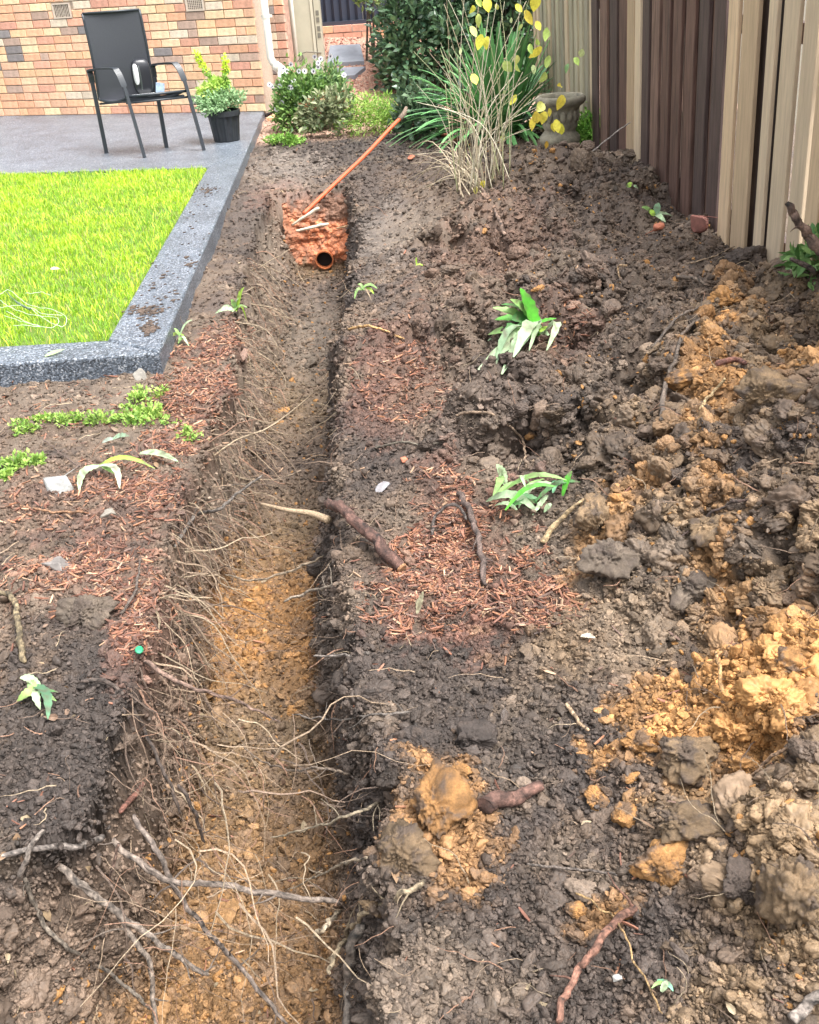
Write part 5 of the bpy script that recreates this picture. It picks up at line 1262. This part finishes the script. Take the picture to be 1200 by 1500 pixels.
stick('dead_twig', 'dry pale twig standing upright in the ochre clay', 'twig', [(1056, 1032, .02), (1052, 1010, .05), (1045, 985, .05)], .006, .004, (.55, .33, .15), k=6, seed=46)
stick('tree_root', 'gnarled root at the bottom right corner', 'root', [(1160, 1500, .01), (1180, 1485, .02), (1215, 1470, .02)], .010, .011, (.26, .22, .19), k=9, seed=47)
stick('tree_root', 'old root with a green mossy patch at the left edge', 'root', [(0, 876, .02), (18, 886, .03), (28, 905, .03), (33, 945, .03), (36, 975, .01)], .008, .010, (.22, .17, .10), k=10, seed=48)
stick('dead_twig', 'long straight brown twig lying below the white stone', 'twig', [(30, 745, .01), (75, 755, .015), (125, 757, .015)], .005, .005, (.33, .18, .10), k=7, seed=49)
stick('dead_twig', 'thin bent twig on the soil behind the white stone', 'twig', [(65, 648, .01), (95, 675, .02), (115, 690, .02)], .003, .003, (.16, .11, .09), k=6, seed=50)
stick('dead_twig', 'dark curved root on the mulch left of the trench', 'twig', [(180, 905, .01), (200, 880, .03), (207, 850, .03), (208, 822, .01)], .005, .003, (.14, .11, .09), k=7, seed=51, twigs=1)
stick('dead_twig', 'short red brown bark strip at the foot of the left roots', 'bark', [(180, 1198, .02), (200, 1180, .03), (216, 1163, .03)], .007, .010, (.24, .11, .08), k=7, seed=52)
BY = G3(1190, 425)[1] - .05
stick('dead_branch', 'thick broken branch leaning against the pale palings at the right edge', 'branch', [(1225, 410, 'y', BY), (1205, 368, 'y', BY), (1188, 350, 'y', BY), (1170, 325, 'y', BY), (1152, 300, 'y', BY)], .030, .015, (.22, .15, .12), k=12, seed=53, twigs=2, wob=.012)
stick('dead_branch', 'short dark branch stub under the leaning branch', 'branch', [(1195, 397, 'y', BY), (1178, 388, 'y', BY), (1158, 378, 'y', BY)], .013, .010, (.13, .10, .085), k=9, seed=54)
stick('dead_branch', 'small brown stick poking out beside the round brick lump on the heap', 'stick', [(740, 348, .01), (728, 328, .05), (705, 292, .08)], .013, .008, (.24, .16, .12), k=8, seed=55)
# ------------------------------------------------------------------ clods singled out
def clod(name, label, cat, px, py, rpx, rpy, c, seed, sub=5, sink=.30, rough=.5, m_=None, flat=1.0):
    p = G3(px, py + rpy * .5); pm = F / float((p - CAM) @ fw)
    v, f = lump_verts(sub, seed, rough); v = v / np.abs(v).max(0) * np.array([1, 1, .9]); r = 1.0 * np.array([rpx / pm, min(rpx, rpy * 1.2) / pm, min(rpx, rpy) * 1.0 / pm * flat])
    v = v * r; cen = p + np.array([0, r[1] * .3, r[2] * (1 - 2 * sink) * .6])
    n1 = fbm(v * 30 + seed, 91, 4)
    cc = np.asarray(c)[None] * (1 + .5 * n1)[:, None]; dk_ = sm(.0, .45, fbm(v * 24 + seed * 2, 95, 4, .65))[:, None] * .8; cc = cc * (1 - dk_) + c_top * dk_
    mb = MB(); mb.add(v + cen, tris=f, col=np.clip(cc, .01, .8)); return tag(mb.obj(name, m_ or M_soil, smooth=True, loc=cen), label, cat)
O2 = c_och * 1.0; T2 = c_tan * .92
for a in [
 ('clay_clod', 'largest ochre topped clod standing on the right lip of the trench', 640, 1170, 62, 68, c_och * .75, 601),
 ('clay_clod', 'grey brown crumbly clod merging into the lip below the ochre clod', 590, 1240, 58, 55, c_tan * .7, 602),
 ('clay_clod', 'round ochre clay lump with a dark twig across it', 670, 1130, 23, 16, O2, 603),
 ('clay_clod', 'flat yellow ochre clod lying alone right of centre near the bottom', 975, 1268, 48, 38, O2 * 1.05, 604),
 ('clay_clod', 'two joined yellow clay lumps right of the dark log', 873, 1165, 22, 22, O2 * 1.1, 605),
 ('clay_clod', 'crumbly yellow clay lump lower right of the joined lumps', 912, 1195, 26, 18, O2, 606),
 ('clay_clod', 'smooth rounded ochre clod at the left end of the ochre row', 942, 1088, 32, 24, O2, 607),
 ('clay_clod', 'big tan and grey clay slab at the centre of the ochre row', 1015, 1105, 50, 42, T2, 608),
 ('clay_clod', 'orange clay clod at the right end of the ochre row', 1085, 1120, 27, 24, O2 * .9, 609),
 ('clay_clod', 'small ochre lump between the rounded clod and the slab', 925, 1138, 18, 12, O2, 610),
 ('clay_clod', 'broad grey clod behind the flat yellow clod', 1010, 1200, 62, 38, c_tan * .75, 611),
 ('clay_clod', 'massive tan clod filling the lower right edge', 1170, 1290, 75, 95, T2 * .95, 612),
 ('clay_clod', 'dark soil clod between the massive tan clod and the grey one', 1090, 1290, 40, 55, c_top, 613),
 ('clay_clod', 'light grey smooth clod beside the mulch on the left bank', 128, 892, 46, 34, c_grey * .85, 614),
 ('clay_clod', 'small yellow clod above the red brown branch tip', 850, 1335, 22, 14, O2, 615),
 ('clay_clod', 'pair of yellow crumbs touching the red brown branch tip', 918, 1330, 20, 16, O2, 616),
 ('clay_clod', 'little tan ball of clay on the lip above the twisted root', 592, 1288, 11, 8, T2, 617),
 ('clay_clod', 'knobbly tan clay lump at the bend of the twisted root', 545, 1325, 20, 18, T2 * .9, 618),
 ('clay_clod', 'brown round clod on the upper left of the heap', 660, 395, 19, 14, c_mid * 1.2, 619),
 ('clay_clod', 'small bright clay lump below the uprooted weed', 783, 636, 15, 11, O2, 620),
 ('clay_clod', 'large dark clod on the crest of the heap against the pale boards', 1100, 372, 32, 24, c_top * .9, 621),
 ('clay_clod', 'ochre streaked clod right of the leaf pile', 875, 755, 36, 38, c_tan * 1.1, 622),
 ('clay_clod', 'big rounded grey brown clod below the leaf pile', 900, 815, 60, 40, c_grey * .9, 623),
 ('clay_clod', 'bent ochre clay slab high on the right of the heap', 1010, 553, 36, 18, O2 * .9, 624),
 ('clay_clod', 'wide tan clod above the dark hollow at the right edge', 1130, 570, 55, 36, T2, 625),
 ('clay_clod', 'pale tan clod beneath the dark twig on the heap', 1050, 770, 42, 30, T2 * 1.1, 626),
 ('clay_clod', 'grey clod below the pale tan one in the middle of the heap', 1010, 850, 50, 38, c_grey, 627),
 ('clay_clod', 'orange ochre clod beside the right edge above the ochre field', 1150, 970, 36, 28, O2, 628),
 ('clay_clod', 'dark lumpy clod overhanging the trench in the dark soil', 690, 1075, 42, 26, c_dark * 1.2, 629),
 ('clay_clod', 'grey lump resting on the dark soil right of the bark chips', 620, 1080, 34, 24, c_dark * 1.3, 630)]:
    clod(a[0], a[1], 'clod', *a[2:])
# bits of brick and stone
M_rb = mat('broken_brick', .8, col=(.48, .17, .10), vary=.3, vscale=20, bump=.5, bscale=60)
def chunk(name, label, cat, px, py, dims, m_, seed, lift=.0, c=(1, 1, 1)):
    import bmesh
    p = G3(px, py, lift); r = np.random.default_rng(seed); bm = bmesh.new()
    for q in range(16):
        v = rdir(1, r)[0]; v = np.sign(v) * np.abs(v) ** .5; bm.verts.new(tuple(v * np.array(dims) * r.uniform(.75, 1)))
    bmesh.ops.convex_hull(bm, input=bm.verts); bmesh.ops.bevel(bm, geom=[e for e in bm.edges], offset=min(dims) * .12, segments=1, affect='EDGES')
    me = bpy.data.meshes.new(name); bm.to_mesh(me); bm.free(); me.materials.append(m_); at = me.color_attributes.new('Col', 'FLOAT_COLOR', 'POINT'); at.data.foreach_set('color', np.tile([*c, 1], len(me.vertices)).astype(np.float32))
    o = bpy.data.objects.new(name, me); COL.objects.link(o); o.location = p; o.rotation_euler = (r.uniform(-.3, .3), r.uniform(-.3, .3), r.uniform(0, 3)); return tag(o, label, cat)
chunk('brick_piece', 'broken red brick piece behind the cane stems, upper left one', 'brick', 650, 201, (.045, .04, .03), M_rb, 1, .03)
chunk('brick_piece', 'small red brick chip just right of the upper brick piece', 'brick', 669, 211, (.04, .035, .022), M_rb, 2, .03)
chunk('brick_piece', 'red brick chip lying left of the cane stems', 'brick', 603, 234, (.032, .03, .022), M_rb, 3, .02)
chunk('brick_piece', 'large dark red brick lump on the crest of the heap by the fence', 'brick', 1022, 336, (.062, .05, .05), mat('old_brick', .8, col=(.22, .09, .07), vary=.4, vscale=25), 4, .03)
chunk('brick_piece', 'little red brick fragment on the heap left of the large lump', 'brick', 965, 335, (.03, .03, .022), M_rb, 5, .01)
chunk('brick_piece', 'orange brick fragment in the soil right of the trench', 'brick', 592, 676, (.018, .012, .009), M_rb, 6, .006)
chunk('brick_piece', 'orange brick at the far corner of the kerb under the daisies', 'brick', 398, 176, (.07, .05, .04), bm_mats[0], 7, .02)
M_rock = mat('pale_rock', .7, vary=.35, vscale=40, bump=.4, bscale=80)
chunk('white_stone', 'white and grey flat stone on the left bank', 'stone', 87, 712, (.075, .05, .02), M_rock, 8, .008, (.24, .24, .23))
chunk('grey_stone', 'pale grey stone at the corner of the kerb', 'stone', 205, 553, (.05, .035, .025), M_rock, 9, .01, (.2, .185, .16))
chunk('grey_stone', 'long pale grey stone half sunk in the left bank', 'stone', 82, 828, (.065, .035, .02), M_rock, 10, .004, (.16, .145, .135))
chunk('grey_stone', 'small grey stone right of the white stone', 'stone', 158, 755, (.03, .022, .014), M_rock, 11, .006, (.22, .20, .17))
chunk('grey_stone', 'bluish flat stone by the trench lip', 'stone', 560, 716, (.035, .018, .010), M_rock, 12, .008, (.22, .21, .22))
chunk('white_pebble', 'white pebble near the bottom edge right of the branch', 'pebble', 905, 1435, (.010, .006, .005), M_rock, 13, .004, (.34, .33, .31))
# green bottle cap on the end of a root
p = G3(208, 969, .035)
m = MB(); to = (CAM - p); to /= np.linalg.norm(to); a = np.cross(to, WZ); a /= np.linalg.norm(a); b_ = np.cross(to, a)
k = 20; th = np.arange(k) * 2 * math.pi / k; rb_ = .0095
ringv = lambda rr, h: np.array([p + a * rr * math.cos(t) * (1 + .05 * (i % 2)) + b_ * rr * math.sin(t) * (1 + .05 * (i % 2)) + to * h for i, t in enumerate(th)])
m.add(np.concatenate([ringv(rb_, -.006), ringv(rb_, .004), ringv(rb_ * .8, .006), ringv(rb_ * .01, .005)]), [[i * k + j, i * k + (j + 1) % k, (i + 1) * k + (j + 1) % k, (i + 1) * k + j] for i in range(3) for j in range(k)])
tag(m.obj('bottle_cap', mat('green_plastic', .3, col=(.02, .30, .14)), loc=p), 'small green plastic cap at the top end of a root on the left bank', 'cap')
# ------------------------------------------------------------------ uprooted weeds and loose leaves
def plant(name, label, cat, px, py, specs, lift=.0, stem=None, spread=.012):
    """specs: (px, py of the tip, width, colour, arch)"""
    p = G3(px, py, lift); root = empty(name, label, cat, p); p_base = p; pm = F / float((p - CAM) @ fw)
    for i, (tx, ty_, w_, c, arch) in enumerate(specs):
        tip = at_y(tx, ty_, p[1] + (0.0 if ty_ < py else -.02)); 
        g = hz_at(tip[0], tip[1]); 
        if ty_ > py: tip = G3(tx, ty_, .012)
        p = p_base + (np.array([random.uniform(-1, 1), random.uniform(-1, 1), 0]) * spread); d = tip - p; L = np.linalg.norm(d); n = 13; t = np.linspace(0, 1, n); P = p + d * t[:, None] + (np.cross(d, WZ) * .12 * math.sin(i * 2.3))[None] * np.sin(t * 3.1)[:, None]; P[:, 2] += .55 * arch * L * np.sin(t * math.pi) + .004
        T = np.gradient(P, axis=0); T /= np.linalg.norm(T, axis=1)[:, None]; view = CAM - p; view /= np.linalg.norm(view); nz = WZ * .7 + view * .5 + rdir(1)[0] * .35
        S = np.cross(np.tile(nz, (n, 1)), T); S /= np.linalg.norm(S, axis=1)[:, None]; nn = np.cross(T, S)
        wv = w_ * .36 * np.sin(math.pi * (t * .9 + .08)) ** .8 * (1 + .22 * ((np.arange(n) + i) % 2 - .5))
        wv = np.maximum(wv, .0008)
        v = np.stack([P - S * wv[:, None] + nn * (wv * .3)[:, None], P, P + S * wv[:, None] + nn * (wv * .3)[:, None]], 1).reshape(-1, 3)
        q = [[a * 3 + b, a * 3 + b + 1, (a + 1) * 3 + b + 1, (a + 1) * 3 + b] for a in range(n - 1) for b in range(2)]
        cc = np.repeat(np.asarray(c)[None] * (1 + .18 * np.sin(t * 7 + i))[:, None], 3, 0); mudk = sm(.05, .5, fbm(v * 55 + 3, 98, 3))[:, None] * .7; cc = cc * (1 - mudk) + c_mid * mudk; m = MB(); m.add(v, q, col=np.clip(cc, 0, .9)); part(m, 'leaf', M_leaf, root, True)
    return root
G1 = (.10, .42, .04); G2 = (.26, .46, .14); GP = (.42, .58, .34); GD = (.07, .20, .06); GY = (.38, .60, .08)
plant('uprooted_weed', 'large uprooted weed with jagged green and silvery leaves on the heap', 'weed', 785, 498, [(762, 424, .085, G1, .1), (735, 448, .06, GD, .2), (722, 452, .05, G2, .2), (715, 492, .07, G2, .2), (750, 470, .09, GD, .25), (700, 548, .07, GP, .2), (722, 500, .05, GP, .3), (735, 555, .085, GP, .25), (752, 530, .07, GP, .35), (815, 468, .04, G1, .2), (800, 520, .04, GP, .3), (742, 515, .06, GD, .3), (728, 540, .05, (.25, .38, .22), .3), (748, 440, .05, G2, .2), (725, 470, .05, G1, .2), (770, 455, .05, GD, .1), (765, 510, .05, GD, .3), (715, 505, .04, GP, .3), (775, 520, .04, GP, .3), (740, 490, .06, (.12, .25, .10), .3), (805, 480, .03, GY, .2)], .02, spread=.05)
plant('leaf_pile', 'limp torn green leaves beside the dark branch and bark chips', 'leaves', 775, 735, [(838, 692, .022, G1, .3), (830, 705, .025, G2, .4), (797, 758, .02, GP, .3), (742, 752, .03, (.16, .35, .16), .3), (712, 742, .035, GP, .3), (722, 728, .03, G2, .3), (805, 708, .02, (.16, .42, .22), .3), (850, 708, .02, GD, .3), (780, 762, .02, GP, .2), (760, 752, .025, GP, .3), (745, 735, .015, G2, .3), (725, 748, .02, GP, .2), (790, 745, .02, GD, .3), (815, 715, .02, G1, .3), (770, 715, .02, GP, .3), (720, 738, .02, G2, .2)], .02, spread=.09)
plant('torn_leaf', 'pale crumpled green leaf above the torn leaves', 'leaf', 735, 715, [(727, 682, .055, GP, .1), (738, 690, .04, (.5, .62, .4), .2)], .01)
plant('seedling', 'drooping green seedling on the right lip of the far trench', 'weed', 533, 432, [(553, 424, .03, G2, .5), (520, 442, .02, G2, .7), (548, 432, .02, GY, .4), (524, 418, .02, G2, .5), (545, 445, .012, TN, .4)], .02)
plant('bank_weed', 'light green weed on the left lip of the trench below the kerb', 'weed', 345, 462, [(358, 422, .03, GY, .3), (325, 452, .035, GP, .3), (362, 452, .03, G2, .4), (338, 440, .035, G2, .3), (362, 475, .02, GY, .4), (316, 460, .03, GP, .3), (350, 438, .03, GP, .3)], .02)
plant('bank_weed', 'small pale weed at the near corner of the kerb', 'weed', 268, 500, [(282, 470, .03, GP, .3), (250, 495, .03, GY, .3), (262, 508, .03, G2, .3), (278, 512, .02, GP, .3), (255, 482, .02, G2, .3)], .02)
plant('fern_frond', 'bright green leaf stalk arching over the left bank', 'leaf', 150, 690, [(228, 692, .022, GY, .35), (118, 726, .035, GP, .2), (176, 722, .035, (.55, .62, .45), .2), (168, 700, .03, G2, .3)], .02)
plant('torn_leaf', 'long pale green leaf lying beside the bark mulch', 'leaf', 205, 672, [(262, 682, .035, GP, .15)], .02)
plant('torn_leaf', 'dull green leaf near the mulch on the left', 'leaf', 170, 652, [(190, 640, .03, (.25, .38, .25), .2), (150, 650, .03, (.3, .36, .3), .1)], .015)
plant('fallen_leaf', 'bunch of broad green leaves at the left edge by the old root', 'leaves', 55, 1020, [(30, 995, .028, GP, .3), (88, 1022, .016, GD, .2), (72, 1062, .030, (.10, .22, .12), .2), (62, 1048, .026, GP, .3), (85, 1035, .02, G2, .2), (28, 1035, .028, (.28, .42, .12), .3), (40, 1002, .03, G2, .3)], .02)
plant('seedling', 'tiny green seedling near the bottom of the soil on the right', 'weed', 972, 1452, [(978, 1440, .014, GP, .3), (955, 1450, .008, G2, .3), (985, 1462, .012, (.2, .5, .3), .2)], .01)
plant('seedling', 'small green shoot on the soil between trench and heap', 'weed', 612, 392, [(610, 378, .012, GY, .3), (620, 390, .014, GY, .3)], .01)
plant('fallen_leaf', 'single cream leaf curled on the soil below the bark chips', 'leaf', 845, 938, [(872, 943, .018, (.62, .56, .44), .2)], .01)
plant('fallen_leaf', 'pale yellow torn leaf standing in the bark chips', 'leaf', 616, 905, [(620, 868, .020, (.62, .60, .40), .1), (612, 880, .016, (.66, .62, .48), .1)], .01)
plant('fallen_leaf', 'green leaf lying on the near strip of kerb', 'leaf', 66, 521, [(90, 514, .03, G2, .1)], 0) if False else None
p0 = on_z(66, 522, PZ + .004); p1_ = on_z(90, 513, PZ + .012)
mb = MB(); leaves(mb, np.array([p0]), np.array([p1_ - p0]), np.array([[0, -.3, 1.0]]), np.array([np.linalg.norm(p1_ - p0) * 1.2]), leaf_v(1, .3, .3, .0, 5), np.array([(.42, .60, .25)]))
tag(mb.obj('fallen_leaf', M_leaf, loc=p0), 'green leaf lying on the near strip of kerb', 'leaf')
plant('fence_weed', 'small weed with white tipped leaves where the heap meets the dark palings', 'weed', 960, 322, [(940, 305, .05, G2, .2), (985, 318, .05, GP, .2), (965, 298, .05, (.2, .35, .2), .2), (975, 330, .04, GP, .2), (950, 312, .04, GY, .3)], .02)
plant('fence_weed', 'little green weed in the gap beside the single pale board', 'weed', 925, 280, [(918, 275, .04, G2, .2), (935, 278, .04, GP, .2), (925, 268, .04, GY, .2)], .02)
# green mats on the left bank
for (px, py, w_, d_, n, lab, s_) in ((150, 610, .30, .11, 1500, 'bright green mat of chickweed below the kerb', 61), (205, 590, .14, .10, 600, 'smaller tuft of chickweed right of the main mat', 62), (18, 690, .13, .11, 1000, 'dense green weed clump at the left edge', 63), (35, 632, .07, .05, 220, 'sparse green sprig left of the chickweed mat', 64), (88, 550, .06, .03, 130, 'tiny green weed against the face of the kerb', 65), (285, 640, .08, .05, 150, 'few green leaves at the trench lip beside the mulch', 66)):
    p = G3(px, py, .0); e = empty('chickweed', lab, 'weed', p); m = MB()
    for q_ in range(7):
        o_ = np.array([random.uniform(-.8, .8) * w_, random.uniform(-.8, .8) * d_, 0]); g_ = p + o_; g_[2] = hz_at(g_[0], g_[1]) - .005
        bush(m, g_, (w_ * random.uniform(.2, .5), d_ * random.uniform(.3, .6), random.uniform(.02, .06)), n // 7, .016, LP2, (.12, .26, .04), (.45, .62, .14), 10, s_ * 10 + q_, up=.8)
    part(m, 'foliage', M_leaf, e)
shrub_p = G3(1196, 405)
e = empty('fence_shrub', 'leafy green shrub growing behind the leaning branch at the right edge', 'shrub', shrub_p)
m = MB(); c = at_y(1195, 378, BY + .12); bush(m, (c[0] + .02, c[1], c[2] - .04), (.13, .08, .15), 300, .042, LP, (.07, .19, .05), (.28, .46, .16), 16, 71, szv=.5); part(m, 'foliage', M_leaf, e)
# ------------------------------------------------------------------ cane bush with yellow leaves
cb_ = G3(705, 272, 0)
canes = empty('cane_bush', 'bare tan canes carrying a few yellow and lime leaves', 'bush', cb_)
r = np.random.default_rng(91); Yc = cb_[1]; M_cane = mat('cane', .6, vary=.2, vscale=30)
tips = []
for k in range(62):
    bx = r.uniform(665, 752); by = r.uniform(245, 282); s = G3(bx, by, 0)
    if k < 38: tx, ty_ = r.uniform(640, 800), r.uniform(-60, 150)
    elif k < 50: tx, ty_ = r.uniform(600, 690), r.uniform(60, 240)
    else: tx, ty_ = r.uniform(690, 810), r.uniform(100, 210)
    tp = at_y(tx, ty_, s[1] + r.uniform(-.15, .35)); md_ = (s + tp) / 2 + np.array([(bx - tx) * .0006, 0, .05 + .0004 * abs(tx - bx)]) + rdir(1, r)[0] * .03
    P = bez([s, md_, tp], 6); w_ = r.uniform(.0024, .0048); m = MB(); m.tube(P, np.linspace(w_, w_ * .45, len(P)), 5, col=np.array([(.48, .42, .30), (.38, .31, .21), (.36, .37, .20), (.54, .49, .37)][r.integers(0, 4)]) * r.uniform(.8, 1.2)); part(m, 'cane', M_cane, canes, True)
for k in range(26):                                   # bent canes trailing left on the soil
    s = G3(r.uniform(670, 720), r.uniform(262, 292), 0); e_ = G3(r.uniform(590, 680), r.uniform(215, 288), .02); md_ = (s + e_) / 2 + WZ * r.uniform(.05, .2)
    P = bez([s, md_, e_], 6); m = MB(); m.tube(P, np.linspace(.0045, .002, len(P)), 5, col=np.array((.52, .43, .30)) * r.uniform(.7, 1.2)); part(m, 'cane', M_cane, canes, True)
YL = (.90, .82, .12); YG = (.60, .74, .20); LM = (.62, .76, .36)
for (px, py, sz_, c) in [(701, 3, .10, YG), (714, 8, .12, YL), (692, 14, .08, YL), (784, 5, .14, YL), (775, 25, .15, YL), (789, 38, .10, YL), (701, 30, .12, YG), (703, 62, .15, YL), (694, 47, .12, YG), (713, 63, .12, YL), (762, 40, .07, YG), (800, 50, .12, YG), (803, 52, .10, LM), (788, 63, .09, YG), (785, 78, .16, YL), (778, 72, .10, YG), (803, 90, .12, YG), (757, 88, .09, YG), (744, 98, .13, YG), (757, 102, .12, YG), (796, 115, .13, YG), (782, 102, .09, LM), (674, 75, .06, LM), (695, 117, .12, YL), (752, 146, .11, YL), (739, 135, .04, LM), (820, 127, .10, YL), (822, 150, .14, YL), (790, 158, .13, (.68, .75, .2)), (786, 172, .14, YL), (780, 182, .13, YL), (796, 172, .12, YL), (805, 165, .09, YL), (816, 185, .13, YL), (822, 190, .12, YL), (810, 188, .11, YL), (800, 212, .08, (.7, .45, .08)), (845, 90, .09, YG), (852, 78, .09, LM), (736, 202, .07, YG), (708, 278, .09, YL), (697, 285, .08, (.7, .62, .2)), (830, 100, .09, (.3, .5, .25)), (728, 10, .06, YG), (760, 12, .09, YL), (749, 30, .05, LM)]:
    p = at_y(px, py, Yc + r.uniform(-.1, .2)); 
    if py > 270: p = G3(px, py, .03)
    sz_ *= .62; d = np.array([r.normal(0, .35), r.normal(0, .3), -1.0]); view = CAM - p; view /= np.linalg.norm(view)
    m = MB(); leaves(m, np.array([p - d * sz_ * .5 / np.linalg.norm(d)]), np.array([d]), np.array([view + rdir(1, r)[0] * .5]), np.array([sz_]), leaf_v(1, r.uniform(.45, .8), r.uniform(.1, .9), r.uniform(-.3, .7), 5), np.array([c]) * r.uniform(.9, 1.08, (1, 3))); part(m, 'leaf', M_leaf, canes, True)
TY = G3(868, 240)[1]
stick('dead_twig', 'slender grey twig leaning from the heap against the dark palings', 'twig', [(868, 222, 'y', TY), (895, 200, 'y', TY), (923, 178, 'y', TY)], .006, .004, (.45, .40, .36), k=6, seed=81)
# ------------------------------------------------------------------ twine on the lawn, debris on the kerb
tw = on_z(45, 455, PZ); m = MB(); r = np.random.default_rng(5)
for loop in ([(0, 432), (15, 425), (40, 445), (80, 455), (98, 465), (92, 478), (70, 470), (45, 452)], [(0, 440), (20, 452), (50, 462), (85, 466), (75, 480), (40, 472), (10, 455)], [(5, 462), (30, 470), (60, 478), (20, 476)], [(38, 430), (60, 428), (75, 432)], [(0, 450), (35, 448), (65, 460), (90, 462)]):
    P = bez([on_z(a, b, PZ + .02 + r.uniform(0, .02)) for a, b in loop], 6); m.tube(P + rdir(len(P), r) * .003, .0013, 5, col=(.56, .70, .50))
tag(m.obj('twine', mat('pale_twine', .6), smooth=True, loc=tw), 'tangle of pale greenish twine lying on the lawn', 'twine')
P = bez([on_z(10, 428, PZ + .03), on_z(25, 443, PZ + .035), on_z(44, 453, PZ + .03)], 5); m = MB(); m.tube(P, [.003] * 5 + [.006] * 6, 7, col=(.10, .16, .10)); tag(m.obj('dead_twig', M_root, smooth=True, loc=P[0]), 'dark green twig caught in the twine on the lawn', 'twig')
mb = MB(); pl = on_z(74, 394, PZ + .035); leaves(mb, np.array([pl]), np.array([[1, .2, .1]]), np.array([[0, -.5, 1.0]]), np.array([.05]), LP, np.array([(.62, .42, .34)])); tag(mb.obj('fallen_leaf', M_leafdry, loc=pl), 'pinkish dry leaf lying on the lawn', 'leaf')
kd_ = MB(); r = np.random.default_rng(8); vs, fs = lump_verts(2, 77)
for k in range(420):
    cl = [(213, 454, 26, 8), (218, 480, 12, 10), (300, 278, 20, 7), (282, 388, 14, 10), (240, 420, 40, 40), (290, 330, 40, 60)][r.choice(6, p=[.34, .22, .16, .06, .12, .10])]
    px, py = cl[0] + r.normal(0, .5) * cl[2], cl[1] + r.normal(0, .5) * cl[3]; p = on_z(px, py, PZ + .002); 
    if not inpoly(np.array([p[0]]), np.array([p[1]]), [L0, L1, K1, K0])[0]: continue
    s = r.uniform(.0025, .011) * (1 if k % 5 else 1.5); kd_.add(vs * s * np.array([1, 1, .6]) + p, tris=fs, col=np.array([.085, .06, .045]) * r.uniform(.6, 1.5))
tag(kd_.obj('soil_debris', M_crumb, smooth=True), 'wet soil spilled on the kerb beside the lawn', kind='stuff')
print('all', round(time.time() - T0, 1), 'tris', sum(len(o.data.loop_triangles) if False else len(o.data.polygons) for o in scn.objects if o.type == 'MESH'))
